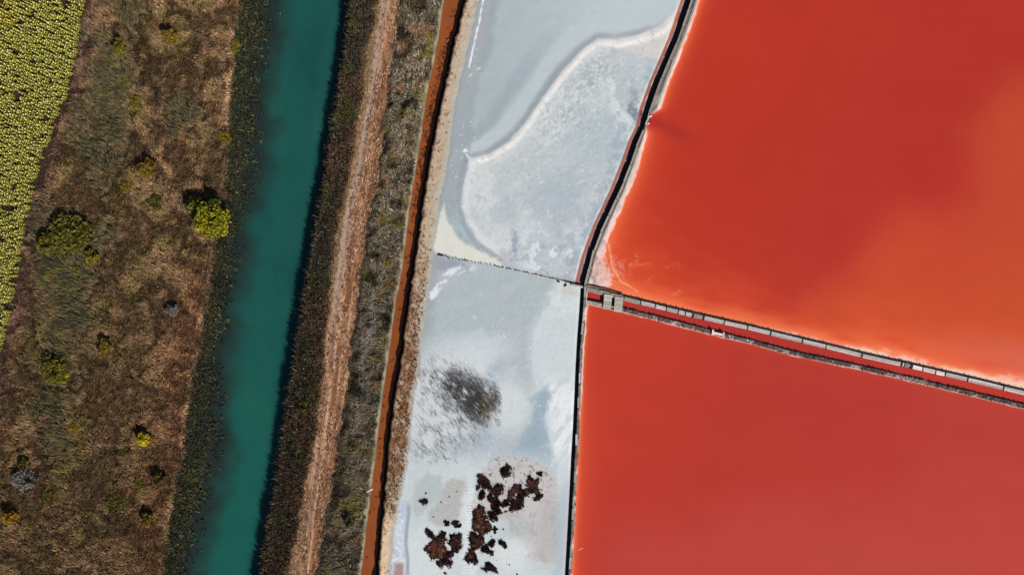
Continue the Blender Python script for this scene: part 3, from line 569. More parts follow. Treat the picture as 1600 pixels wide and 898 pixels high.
# lower wall
dd = empty('brine_wall', loc(1260, 556), 'rough grey rubble wall crusted with salt, the lower of the pair between the red ponds', 'wall')
core(dd, lambda x: BL(x)+.2, lambda x: BL(x)+LW-.5, np.arange(914, 2000, 2.2), 'x', .4, -.5, -.4, clay((128, 114, 108), (88, 80, 78), 6, 241, .35), 'wall_core', .09)
n = 5200; a = rng.uniform(975, 1980, n); t = rng.uniform(.06, .98, n)
a = np.where((a > 1113) & (a < 1131), a+22, a)
keep = fbm(a, t*8, 9, 243) > -.35; a, t = a[keep], t[keep]; n = len(a); z0 = .36+.1*rng.random(n); x, y = W(a, BL(a)+t*LW, z0)
sz = rng.uniform(.05, .17, n); ang = rng.uniform(0, 6.28, n); dirs = np.array([(1,0,-.3),(-.2,1,-.3),(-1,.1,-.3),(.1,-1,-.3),(0,0,.8)])
rot = np.stack([np.cos(ang), np.sin(ang)], 1); V = np.empty((n, 5, 3)); jit = rng.uniform(.6, 1.4, (n, 5))
for k, d in enumerate(dirs):
    V[:, k, 0] = x+sz*jit[:, k]*(d[0]*rot[:, 0]*1.5-d[1]*rot[:, 1]); V[:, k, 1] = y+sz*jit[:, k]*(d[0]*rot[:, 1]*1.5+d[1]*rot[:, 0]); V[:, k, 2] = z0+sz*jit[:, k]*d[2]
F = np.concatenate([np.arange(n)[:, None]*5+np.array(q)[None, :] for q in ((0,1,4),(1,2,4),(2,3,4),(3,0,4))])
cc = mix(np.broadcast_to(alb(126, 112, 106), (n, 3)).copy(), alb(74, 66, 64), rng.random(n)*.9); cc = mix(cc, alb(224, 206, 204), sst(.2, .55, fbm(a, t*3, 16, 242))*(rng.random(n) > .35)); cc = mix(cc, alb(206, 176, 166), sst(.8, .95, t)*(rng.random(n) > .4))
V -= np.array(dd.location)
tag(link('rubble', np_mesh('rubble', V.reshape(-1, 3), F, np.repeat(cc, 5, 0), False), M_clay, dd), kind='stuff')
xs = np.arange(975, 1990, 10.); X, Y, Hd = along(np.stack([xs, BL(xs)], 1), 1.0)
for x, y, h in zip(X, Y, Hd):
    if random.random() < .8: put(stakes(M_dark), 'stake', dd, x+random.uniform(-.2, .2), y+random.uniform(-.06, .06), .22+random.uniform(-.1, .1), (.15, .15, .8), random.uniform(0, 3), (random.uniform(-.1, .1), random.uniform(-.1, .1)))
X, Y, Hd = along(np.stack([xs, BL(xs)+1], 1), 2.6)
for x, y, h in zip(X, Y, Hd):
    if random.random() < .7: put(boards(M_brown), 'edge_board', dd, x, y, .4, (2.5, .07, .22), h+random.uniform(-.02, .02))
X, Y, Hd = along([(916,471.5),(928,474),(942,477)], 1.1)
for x, y, h in zip(X, Y, Hd): put(boards(M_wood), 'top_board', dd, x, y, .46, (1.1, .6, .08), h)
X, Y, Hd = along([(915,467.5),(928,470.3),(943,473.5)], 1.2)
for x, y, h in zip(X, Y, Hd): put(boards(M_dark), 'edge_board', dd, x, y, .42, (1.2, .12, .3), h)
X, Y, Hd = along([(917.5,449),(916.4,460),(915.2,474)], 1.0)
for x, y, h in zip(X, Y, Hd): put(boards(M_pale), 'end_board', dd, x, y, .5, (1.0, .22, .12), h)
# two boarded decks over the channel
for k, (xl, xr, lab) in enumerate(((943.3, 955.5, 'pale boarded deck over the channel, the left one next to the small enclosed red basin'), (960, 972.8, 'pale boarded deck over the channel, the right one beside the long red channel'))):
    cx = (xl+xr)/2; yt = BU(cx)+4.5; yb = BL(cx)+8; cy = (yt+yb)/2; e = empty('footbridge', loc(cx, cy, .6), lab, 'footbridge', 'boarded decks beside the dike corner')
    nb = 11
    for i in range(nb):
        f = (i+.5)/nb; x, y = W(cx+1.4*(f-.5)*-1.6, yt+(yb-yt)*f, .78); put(boards(M_straw), 'plank', e, x, y, .76+random.uniform(-.006, .01), ((xr-xl)*S, (yb-yt)*S/nb*.93, .07), hB*.75+random.uniform(-.008, .008))
    for q in (.06, .94):
        x, y = W(xl+(xr-xl)*q, cy, .68); put(boards(M_brown), 'beam', e, x, y, .62, ((yb-yt)*S, .16, .2), math.pi/2+.07)
x, y = W(957.8, BU(957.8)+14, .2); e = empty('weir_box', loc(957.8, 470, 0), 'dark slot of a timber weir between the two boarded decks', 'weir')
put(boards(M_dark), 'floor_board', e, x, y, .1, (.5, 2.1, .1), hB)
for q in (-.25, .25): put(boards(M_dark), 'side_board', e, x+q, y, .4, (.07, 2.1, .55), .06)
for t in (-1.0, 1.05): put(boards(M_straw), 'sill', e, x-.02*t, y+t, .62, (.55, .26, .1), hB)
# white sluice in the lower wall
e = empty('sluice', loc(1122, 520), 'white concrete sluice with two end posts set in the lower rubble wall', 'sluice')
hs = math.atan2(-(BL(1131)-BL(1113)), 18)
for a in (1113.6, 1130.4):
    for t, sy in ((.5, 1),): x, y = W(a, BL(a)+LW*.45, .7); put(boards(M_white), 'pier', e, x, y, .35, (.3, 1.0, .8), hs)
    x, y = W(a+.2, BL(a)-.6, .8); put(stakes(M_white), 'post', e, x, y, .6, (.3, .3, .5), .2)
x, y = W(1122, BL(1122)+LW*.5, .6); put(boards(M_white), 'beam', e, x, y, .6, (1.95, .42, .16), hs); x, y = W(1122, BL(1122)+LW*.05, .4); put(boards(M_dark), 'gate_board', e, x, y, .3, (1.9, .1, .5), hs)

# ------------------------------------------------------------------ stake fence between the salt flats
fe = empty('stake_fence', loc(795, FY(795)), 'low broken row of weathered stakes and boards crossing the salt', 'fence')
xs = np.array([682, 700, 720, 760, 800, 830, 880, 908.]); X, Y, Hd = along(np.stack([xs, FY(xs)+np.array([2,0,1.5,0,-.5,0,.5,1])], 1), .62)
for x, y, h in zip(X, Y, Hd):
    if random.random() < .8: put(stakes(M_brown if random.random() < .65 else M_dark), 'stake', fe, x+random.uniform(-.12, .12), y+random.uniform(-.1, .1), random.uniform(.0, .14), (random.uniform(.12, .24), random.uniform(.12, .22), .5), random.uniform(0, 3), (random.uniform(-.25, .25), random.uniform(-.25, .25)))
X, Y, Hd = along(np.stack([xs, FY(xs)+np.array([2,0,1.5,0,-.5,0,.5,1])], 1), 1.7)
for x, y, h in zip(X, Y, Hd):
    if random.random() < .72: put(boards(M_brown), 'board', fe, x, y+random.uniform(-.05, .05), .05, (1.6*random.uniform(.7, 1), .08, .22), h+random.uniform(-.06, .06))
for a, b, l, r_, m in ((699,401.5,.9,-.75,M_dark),(690,398.5,1.1,-.3,M_dark),(886,440.5,1.0,-.2,M_dark),(893,442,1.4,-.21,M_dark),(901,444,1.2,-.22,M_dark),(884,446,.7,.9,M_dark),(873,440.5,.5,0,M_dark)):
    x, y = W(a, b, .2); put(boards(m), 'board', fe, x, y, .2, (l, .16, .22), r_)
X, Y, Hd = along([(892,444.5),(912,449)], 1.3)
for x, y, h in zip(X, Y, Hd): put(boards(M_pale), 'foot_board', fe, x, y, .22, (1.35, .36, .08), h)

# ------------------------------------------------------------------ loose boards and sticks
def loose(name, px, py, z, L, wd, rz, mat, label, cat):
    e = link(name, boards(mat)); x, y = W(px, py, z); e.location = (x, y, z); e.scale = (L, wd, .06); e.rotation_euler = (0, 0, rz); return tag(e, label, cat)
loose('board', 577, 766.3, .34, 1.5, .2, .45, M_white, 'white board lying at the edge of the orange ditch', 'board')
loose('board', 567, 761.5, .55, 1.1, .15, .5, M_white, 'short white board lying in the dark grass beside the ditch', 'board')
loose('stick', 907, 857, .08, .95, .07, .45, M_white, 'thin pale stick floating in the lower red pond near the dike', 'stick')
loose('board', 562, 182, .72, .5, .3, .2, M_white, 'small pale scrap lying on the left verge of the dirt track', 'scrap')

# ------------------------------------------------------------------ grass, reeds and straw (stuff)
def field_dir(px, py, seed, sc=40): return 3.0*fbm(px, py, sc, seed, 3)+1.2*fbm(px, py, 10, seed+5, 2)
def blades(name, px, py, z, length, width, lean, direc, col, label, cat, mat=M_grass):
    """bent leaf blades, each rooted at a point of its own"""
    n = len(px); x, y = W(px, py, z); out = np.sin(lean)*length; up = np.cos(lean)*length
    dx, dy = np.cos(direc), np.sin(direc); sx, sy = -dy*width/2, dx*width/2; V = np.empty((n, 4, 3))
    V[:, 0] = np.stack([x, y, z-.05], 1); mx, my, mz = x+dx*out*.42, y+dy*out*.42, z+up*.62
    V[:, 1] = np.stack([mx+sx, my+sy, mz], 1); V[:, 2] = np.stack([x+dx*out, y+dy*out, z+up], 1); V[:, 3] = np.stack([mx-sx, my-sy, mz], 1)
    i = np.arange(n)[:, None]*4; F = np.concatenate([i+np.array([0, 1, 3]), i+np.array([1, 2, 3])])
    me = np_mesh(name, V.reshape(-1, 3), F, np.repeat(col, 4, 0), False)
    return tag(link(name, me, mat), label, cat, kind='stuff')
def scatter(n, x0, x1, y0=-70, y1=970):
    """n points between two plan lines"""
    py = rng.uniform(y0, y1, n*2); a, b = x0(py), x1(py); px = rng.uniform(a.min(), b.max(), n*2) if False else a+(b-a)*rng.random(n*2)
    return px[:n], py[:n]
def tufted(px, py, k, spread):
    a = np.repeat(px, k)+rng.normal(0, spread, len(px)*k); b = np.repeat(py, k)+rng.normal(0, spread, len(px)*k); return a, b
zm = lambda px, py: zband(px, py, ST_MEADOW)+.07*fbm(px, py, 9, 77)
# meadow
tx, ty = scatter(40000, lambda y: np.maximum(FE(y)+7, -60), off(RL, -1)); tint = np.repeat(rng.normal(0, 1, len(tx)), 6); td = np.repeat(rng.normal(0, .5, len(tx)), 6)
px, py = tufted(tx, ty, 6, 2.2); n = len(px); s = sedge(px, py); c = meadow_col(px, py)*(1.62-.5*s)[:, None]
c = mix(c, alb(190, 154, 110), .42*sst(.2, 1.6, tint)*(1-.8*s)); c = mix(c, alb(50, 40, 34), .62*sst(.2, 1.3, -tint)*(1-.3*s)); c = mix(c, alb(114, 118, 86), .4*s*sst(.3, 1.6, tint)); c = mix(c, alb(30, 32, 28), .6*s*sst(0, 1, -tint)); c = mix(c, alb(120, 116, 44), .35*sst(.3, .7, fbm(px, py, 16, 303)))
c *= (1+.25*rng.normal(0, 1, n))[:, None].clip(.4, 1.7)
dirn = field_dir(px, py, 301)+td+rng.normal(0, .35, n); dirn = np.where(s > .4, 2.3+1.2*fbm(px, py, 30, 304)+rng.normal(0, .4, n), dirn)
blades('meadow_grass', px, py, zm(px, py), rng.uniform(.45, 1.15, n)*(1+.35*s), rng.uniform(.06, .15, n), rng.uniform(.5, 1.25, n), dirn, c, 'dry brown tufted grass covering the meadow', 'grass')
# pale trodden edge
# reeds on the left edge of the canal
tx, ty = scatter(19000, off(RL, -1), off(WL, 6)); d = (tx-RL(ty))/np.maximum(WL(ty)-RL(ty), 1); k = rng.random(len(tx)) < np.clip(1.35*(.9-d+.25*fbm(tx, ty, 16, 313)), .07, 1)*sst(-1.0, .1, fbm(tx, ty, 24, 311)+.5-(d > .75)*.6); tx, ty = tx[k], ty[k]
px, py = tufted(tx, ty, 4, 1.4); n = len(px); lite = np.repeat(rng.random(len(tx)), 4)
c = mix(np.broadcast_to(alb(58, 60, 45), (n, 3)).copy(), alb(76, 76, 46), sst(-.2, .6, fbm(px, py, 40, 312))); c = mix(c, alb(40, 42, 36), sst(.5, .1, lite)); c = mix(c, alb(128, 124, 72), .8*sst(.86, .95, lite)); c *= rng.uniform(.7, 1.4, n)[:, None]
z = np.maximum(zband(px, py, ST_MEADOW), -1.4)
blades('canal_reeds', px, py, z, rng.uniform(.3, .8, n), rng.uniform(.09, .22, n), rng.uniform(.3, 1.35, n), rng.uniform(0, 6.28, n), c, 'dark green reeds with yellow specks along the left edge of the canal', 'reeds')
zb = lambda px, py: zband(px, py, ST_BANK)+.05*fbm(px, py, 8, 77)
# reeds on the right edge
tx, ty = scatter(19000, off(WR, 2), off(RR, 1)); px, py = tufted(tx, ty, 4, 1.3); n = len(px); lite = np.repeat(rng.random(len(tx)), 4); d = (px-WR(py))/np.maximum(RR(py)-WR(py), 1)
c = mix(np.broadcast_to(alb(82, 74, 58), (n, 3)).copy(), alb(104, 80, 62), sst(-.2, .5, fbm(px, py, 30, 321))); c = mix(c, alb(40, 37, 36), .8*sst(.6, .1, lite)); c = mix(c, alb(150, 136, 108), .8*sst(.88, .96, lite)); c = mix(c, alb(84, 88, 40), .6*sst(.3, .7, fbm(px, py, 26, 322))); c = mix(c, alb(150, 116, 84), .8*sst(.8, 1.05, d+.15*fbm(px, py, 12, 323)))
c *= rng.uniform(.65, 1.35, n)[:, None]; h = np.interp(d, [0, .2, .6, 1], [1.9, 1.5, .9, .4])*rng.uniform(.5, 1.15, n)
blades('bank_reeds', px, py, np.maximum(zb(px, py), -1.42), h, rng.uniform(.07, .18, n), rng.uniform(.1, .8, n), rng.uniform(0, 6.28, n), c, 'tall dark brown reeds along the right edge of the canal', 'reeds')
# straw on the track
tx, ty = scatter(9000, off(RR, 1), off(TR, 2)); kk = rng.random(len(tx)) < np.clip(.55+1.1*fbm((tx-GP(ty))*2.4, ty*.16, 13, 58), .12, 1); tx, ty = tx[kk], ty[kk]; u = tx-GP(ty); k = rng.random(len(tx)) < np.where((np.abs(u+1) < 4.5) & (ty < 500), .12, 1)*np.where(np.abs(tx-TR(ty)+12) < 2.5, .5, 1); tx, ty = tx[k], ty[k]
px, py = tufted(tx, ty, 3, 1.2); n = len(px); r = np.repeat(rng.random(len(tx)), 3); c = mix(np.broadcast_to(alb(166, 124, 92), (n, 3)).copy(), alb(204, 166, 130), sst(.5, 1, r)); c = mix(c, alb(96, 64, 48), sst(.5, .1, r)); c = mix(c, alb(146, 128, 92), .75*sst(-5, -9, px-GP(py))*(.35+.65*sst(600, 420, py))); c *= rng.uniform(.75, 1.25, n)[:, None]
blades('track_straw', px, py, .7+0*px, rng.uniform(.3, 1.0, n), rng.uniform(.07, .17, n), rng.uniform(.9, 1.45, n), 1.45+rng.normal(0, .35, n)+.5*fbm(px, py, 20, 57)+3.14*(rng.random(n) > .5), c, 'flattened orange straw lying on the dirt track', 'straw')
# grass between track and ditch
tx, ty = scatter(19000, off(TR, 1), off(DL, -5)); px, py = tufted(tx, ty, 4, 1.8); n = len(px); r = np.repeat(rng.random(len(tx)), 4); d = (px-TR(py))/np.maximum(DL(py)-TR(py), 1)
low = sst(300, 520, py); g = fbm(px, py, 24, 331); c = mix(np.broadcast_to(alb(128, 114, 92), (n, 3)).copy(), alb(94, 88, 70), sst(-.3, .5, g)); c = mix(c, alb(184, 164, 142), .8*sst(.6, .95, r)*(1-.35*low)); c = mix(c, alb(48, 44, 40), .85*sst(.42, .05, r)); c = mix(c, alb(60, 56, 50), .75*sst(.3, .0, d+.1*g)); c = mix(c, alb(116, 106, 44), .7*sst(.35, .7, fbm(px, py, 18, 332))); c = mix(c, alb(150, 108, 70), .5*sst(.4, .7, fbm(px, py, 22, 333))); c = mix(c, alb(150, 144, 140), .75*sst(.1, .03, np.abs(d-.42+.2*fbm(py, py*0, 50, 334)))*sst(400, 470, py)*sst(700, 600, py))
c *= rng.uniform(.65, 1.4, n)[:, None]*(1-.15*low)[:, None]
blades('bank_grass', px, py, zb(px, py), rng.uniform(.45, 1.15, n)*np.interp(d, [0, .15, .9, 1], [.7, 1.1, 1, .6]), rng.uniform(.07, .17, n), rng.uniform(.4, 1.15, n), 2.2+field_dir(px, py, 335, 26)+rng.normal(0, .4, n), c, 'dark grey green grass between the track and the orange ditch', 'grass')
ty = np.concatenate([rng.uniform(60, 340, 160), rng.uniform(-40, 940, 60)]); tx = DS(ty)-np.abs(rng.normal(0, 4.5, len(ty))); px, py = tufted(tx, ty, 7, .9); n = len(px)
blades('ditch_weed', px, py, -.6+0*px, rng.uniform(.1, .3, n), rng.uniform(.1, .22, n), rng.uniform(.9, 1.45, n), rng.uniform(0, 6.28, n), np.broadcast_to(alb(54, 40, 32), (n, 3))*rng.uniform(.7, 1.3, n)[:, None], 'dark scraps of weed floating in the orange ditch', 'weed')
# ditch rim weeds and the straw bank beyond the ditch
tx, ty = scatter(5200, off(CR, -2), off(BR, 0)); d = (tx-CR(ty))/np.maximum(BR(ty)-CR(ty), 1); low = sst(330, 600, ty)*sst(840, 760, ty); k = rng.random(len(tx)) < np.clip(.04+.95*low+.22*(d < .35), 0, 1)*np.where(ty > 800, .4, 1)*(d > .13); tx, ty = tx[k], ty[k]
px, py = tufted(tx, ty, 4, 1.2); n = len(px); r = np.repeat(rng.random(len(tx)), 4); c = mix(np.broadcast_to(alb(148, 98, 62), (n, 3)).copy(), alb(192, 148, 108), sst(.5, 1, r)); c = mix(c, alb(78, 48, 36), sst(.5, .1, r)); c = mix(c, alb(120, 90, 58), .6*sst(.2, .6, fbm(px, py, 20, 341))); c *= rng.uniform(.75, 1.3, n)[:, None]
blades('straw_grass', px, py, zband(px, py, ST_DBANK), rng.uniform(.2, .5, n), rng.uniform(.08, .18, n), rng.uniform(.4, 1.2, n), rng.normal(0, 1.2, n), c, 'rusty straw grass on the bank beside the ditch', 'grass')
# reeds standing in the salt
tx = rng.uniform(640, 785, 110000); ty = rng.uniform(555, 725, 110000)
q = 5*fbm(tx, ty, 14, 352); core = np.maximum(emask(tx+q, ty-q, 738, 622, 40, 24, .95, .55), .9*emask(tx, ty+q, 750, 636, 20, 24, .9))**1.25
thin = np.maximum.reduce([.5*emask(tx+q, ty, 700, 603, 48, 30, .9, .4), .34*emask(tx, ty+q, 704, 652, 58, 40, .8, .3), .42*emask(tx+q, ty, 682, 690, 34, 34, .8, .5), .3*emask(tx, ty, 676, 588, 30, 30, .8), .22*emask(tx, ty, 664, 650, 24, 80, .7)])*sst(-.5, .45, fbm(tx, ty, 11, 351))
den = .52*core*sst(-1.0, .1, fbm(tx, ty, 9, 353))+.16*thin; den[tx < BR(ty)+5] *= .0; den *= 1-.6*sst(3.5, 1, np.abs(tx-np.interp(ty, [560, 720], [655, 647])))
k = rng.random(len(tx)) < den; px, py = tx[k], ty[k]; n = len(px); edge = emask(px, py, 762, 640, 10, 26, .5)
c = mix(np.broadcast_to(alb(92, 84, 78), (n, 3)).copy(), alb(118, 100, 56), .8*edge); c *= rng.uniform(.55, 1.3, n)[:, None]
blades('salt_reeds', px, py, 0*px, rng.uniform(.25, 1.0, n), rng.uniform(.03, .07, n), rng.uniform(.15, .8, n), 2.3+rng.normal(0, .5, n), c, 'sparse dark reeds standing in the white salt by the bank', 'reeds')

# ------------------------------------------------------------------ trees and shrubs
SHR = .7
def foliage(n_cl, per, R, hgt, z0, leaf, c1, c2, flat=1.0, seed=0, open_=.0):
    """crown of leaf clumps: vertices, faces and colours round the origin"""
    r = np.random.default_rng(seed); a = r.uniform(0, 6.28, n_cl); q = np.sqrt(r.random(n_cl))*.82; zc = r.uniform(.1, 1, n_cl)
    zc = (.35+.65*zc)*np.sqrt(np.clip(1-q*q*.9, .05, 1)); cx = q*np.cos(a)*R; cy = q*np.sin(a)*R; cz = z0+zc*hgt*.85; cr = R*r.uniform(.2, .4, n_cl)
    d = r.normal(0, 1, (n_cl, per, 3)); d /= np.linalg.norm(d, axis=2, keepdims=True); d *= (r.random((n_cl, per, 1))**.45)
    P = np.stack([cx, cy, cz], 1)[:, None, :]+d*cr[:, None, None]*np.array([1, 1, .75*hgt/(R*2)+.3]); P = P.reshape(-1, 3); n = len(P)
    t = r.normal(0, 1, (n, 3)); t /= np.linalg.norm(t, axis=1, keepdims=True); b = np.cross(t, r.normal(0, 1, (n, 3))); b /= np.linalg.norm(b, axis=1, keepdims=True)
    s = leaf*r.uniform(.6, 1.4, (n, 1)); V = np.stack([P-t*s, P+b*s*.55, P+t*s, P-b*s*.55], 1); V[:, :, 2] = np.maximum(V[:, :, 2], .03)
    tone = np.repeat(r.random(n_cl), per)*.6+r.random(n)*.4; c = mix(np.broadcast_to(alb(*c1), (n, 3)).copy(), alb(*c2), tone)*r.uniform(.75, 1.25, n)[:, None]
    return V.reshape(-1, 3), np.arange(n*4).reshape(n, 4), np.repeat(c, 4, 0)
def limb_mesh(R, hgt, seed, nb=5, r0=.12):
    r = random.Random(seed); V = []; F = []
    def tube(p, q, a, b):
        p, q = Vector(p), Vector(q); d = (q-p).normalized(); s = d.orthogonal().normalized(); t = d.cross(s); i = len(V)
        for c_, rad in ((p, a), (q, b)):
            for k in range(6): an = k*math.pi/3; V.append(tuple(c_+s*math.cos(an)*rad+t*math.sin(an)*rad))
        for k in range(6): F.append((i+k, i+(k+1) % 6, i+6+(k+1) % 6, i+6+k))
    top = (r.uniform(-.1, .1)*R, r.uniform(-.1, .1)*R, hgt*.45); tube((0, 0, -.2), top, r0, r0*.7)
    for k in range(nb):
        a = k*6.28/nb+r.uniform(-.4, .4); m = (top[0]+math.cos(a)*R*.4, top[1]+math.sin(a)*R*.4, hgt*.65); tube(top, m, r0*.6, r0*.35)
        tube(m, (m[0]+math.cos(a+.4)*R*.35, m[1]+math.sin(a+.4)*R*.35, hgt*.85), r0*.35, r0*.12); tube(m, (m[0]+math.cos(a-.5)*R*.25, m[1]+math.sin(a-.5)*R*.25, hgt*.9), r0*.3, r0*.1)
    me = bpy.data.meshes.new('trunk'); me.from_pydata(V, [], F); me.update(); me.materials.append(M_bark); return me
SEED = [100]
def plant(name, cat, label, px, py, R, hgt, c1, c2, leaf=.2, ncl=18, per=60, zf=zm, sx=1.0, rz=0.0, group=None):
    hgt = hgt*(1.9 if name == 'shrub' and hgt > .85 else 1.15); SEED[0] += 1; zg = float(zf(np.array([float(px)]), np.array([float(py)]))[0]); x, y = W(px, py, zg+hgt*.6)
    e = empty(name, (float(x), float(y), zg), label, cat, group); e.rotation_euler = (0, 0, rz)
    V, F, c = foliage(ncl, per, R, hgt, .1*hgt, leaf, c1, c2, seed=SEED[0]); c = c*(.76 if name == 'tree' else .72); c[:, 0] *= 1.04; V[:, 0] *= sx
    link('crown' if name == 'tree' else 'foliage', np_mesh('crown', V, F, c, False), M_leaf, e); link('trunk' if name == 'tree' else 'stem', limb_mesh(R*.8, hgt, SEED[0], 6, .05+.02*hgt), M_bark, e); return e
YG1, YG2 = (120, 120, 22), (176, 168, 34)
plant('tree', 'tree', 'round bright yellow green tree at the meadow edge beside the canal', 331, 344, 3.3, 4.2, YG1, YG2, .3, 60, 85)
plant('tree', 'tree', 'small dark green tree partly shaded, up left of the bright round tree', 304, 322, 1.9, 2.8, (84, 92, 24), (120, 122, 40), .26, 26, 60)
plant('tree', 'tree', 'slim dark green tree just above the bright round tree', 335, 318, 1.5, 3.0, (66, 80, 26), (98, 104, 36), .24, 20, 50)
plant('shrub', 'shrub', 'broad dark green feathery shrub in the meadow, largest of the shrubs near the crop', 106, 368, 3.7, 1.35, (84, 86, 28), (122, 114, 40), .3, 80, 60, sx=1.3, rz=.5)
plant('shrub', 'shrub', 'low olive shrub hugging the left end of the broad feathery shrub', 72, 383, 1.9, 1.5, (98, 96, 26), (128, 120, 34), .28, 22, 50)
B1, B2 = (104, 94, 30), (140, 124, 40)
for a in (
 (144,402,1.4,1.1,(130,120,20),(156,142,30),'yellow green shrub at the lower right of the broad feathery shrub'),
 (120,420,.9,.7,(112,104,26),(136,124,34),'tiny olive shrub below the broad feathery shrub'),
 (86,578,2.7,1.5,(98,96,22),(134,126,30),'wide olive green shrub in the lower left meadow, long dark shadow behind it'),
 (163,541,1.6,1.3,(124,106,34),(150,128,42),'mustard shrub above the middle of the lower meadow'),
 (222,686,1.3,1.3,(190,170,26),(220,200,44),'brightest yellow shrub in the lower meadow'),
 (238,685,.8,.8,(150,112,50),(168,128,62),'small tan shrub touching the brightest yellow shrub'),
 (268,484,1.2,1.0,(122,118,110),(150,146,138),'pale grey shrub alone in the right half of the meadow'),
 (229,263,1.8,1.6,(116,98,28),(146,122,34),'round olive shrub with a dark shadow in the upper meadow'),
 (196,293,1.0,.7,(120,108,20),(140,124,28),'low yellow green shrub left below the round olive shrub'),
 (265,56,1.5,1.5,(120,98,30),(152,122,38),'olive shrub with a dark shadow near the top of the meadow'),
 (186,72,1.4,1.5,(102,94,26),(136,124,34),'green olive shrub with a dark shadow, top of the meadow nearer the crop'),
 (212,161,1.6,.8,(118,104,26),(140,122,32),'low spreading yellow olive shrub in the upper meadow'),
 (366,73,1.3,.6,(108,104,30),(130,122,40),'flat olive shrub at the reed edge near the top'),
 (350,216,1.3,.7,(116,104,24),(142,124,30),'flat yellow olive shrub at the reed edge above the round tree'),
 (243,317,1.5,.8,(82,84,26),(104,102,34),'low green shrub in mid meadow left of the trees'),
 (247,749,1.4,1.3,(78,74,30),(104,92,34),'dark olive shrub near the lower right meadow edge'),
 (217,753,1.1,.6,(110,104,26),(128,118,32),'low green shrub left of the dark olive shrub'),
 (229,811,1.3,1.2,(110,92,26),(140,114,32),'small mustard shrub with a black shadow at the bottom of the meadow'),
 (14,808,1.3,1.3,(150,120,24),(186,150,30),'yellow ochre shrub at the far left bottom of the meadow'),
 (36,751,2.1,1.3,(118,114,106),(150,146,136),'wide pale grey shrub at the far left of the meadow'),
 (36,726,1.2,1.0,(82,82,30),(108,104,38),'small dark green shrub above the wide pale grey shrub'),
 (180,787,2.0,.6,(96,92,30),(112,104,36),'low flat green shrub at the bottom of the meadow'),
 (115,669,.9,.7,(146,118,26),(168,134,32),'tiny ochre shrub beside the dark sedge in the lower meadow'),
 (76,775,1.6,.6,(92,88,34),(106,98,40),'low flat olive shrub right of the wide pale grey shrub'),
 (95,590,1.3,.9,(150,140,24),(172,158,34),'yellow tipped small shrub in front of the wide olive green shrub'),
): plant('shrub', 'shrub', a[6], a[0], a[1], a[2], a[3], a[4], a[5], .19, 22, 60, sx=1.1, rz=random.uniform(0, 3), group='shrubs scattered over the meadow')
for a in ((546,814,1.2,1.3,(60,58,40),(84,80,46),'dark shrub in the grass between the track and the ditch'), (606,408,1.0,.8,(128,112,30),(150,130,38),'small yellow shrub in the grass beside the ditch, halfway up'), (594,522,.9,.7,(126,116,34),(144,130,40),'tiny yellow green shrub beside the ditch below the halfway one'), (553,696,1.2,.8,(112,106,26),(132,122,34),'low green shrub beside the ditch near the bottom'), (472,638,1.4,1.0,(84,88,26),(104,104,34),'low green shrub among the dark canal reeds')):
    plant('shrub', 'shrub', a[6], a[0], a[1], a[2], a[3], a[4], a[5], .18, 12, 36, zf=zb, group='shrubs on the canal embankment')

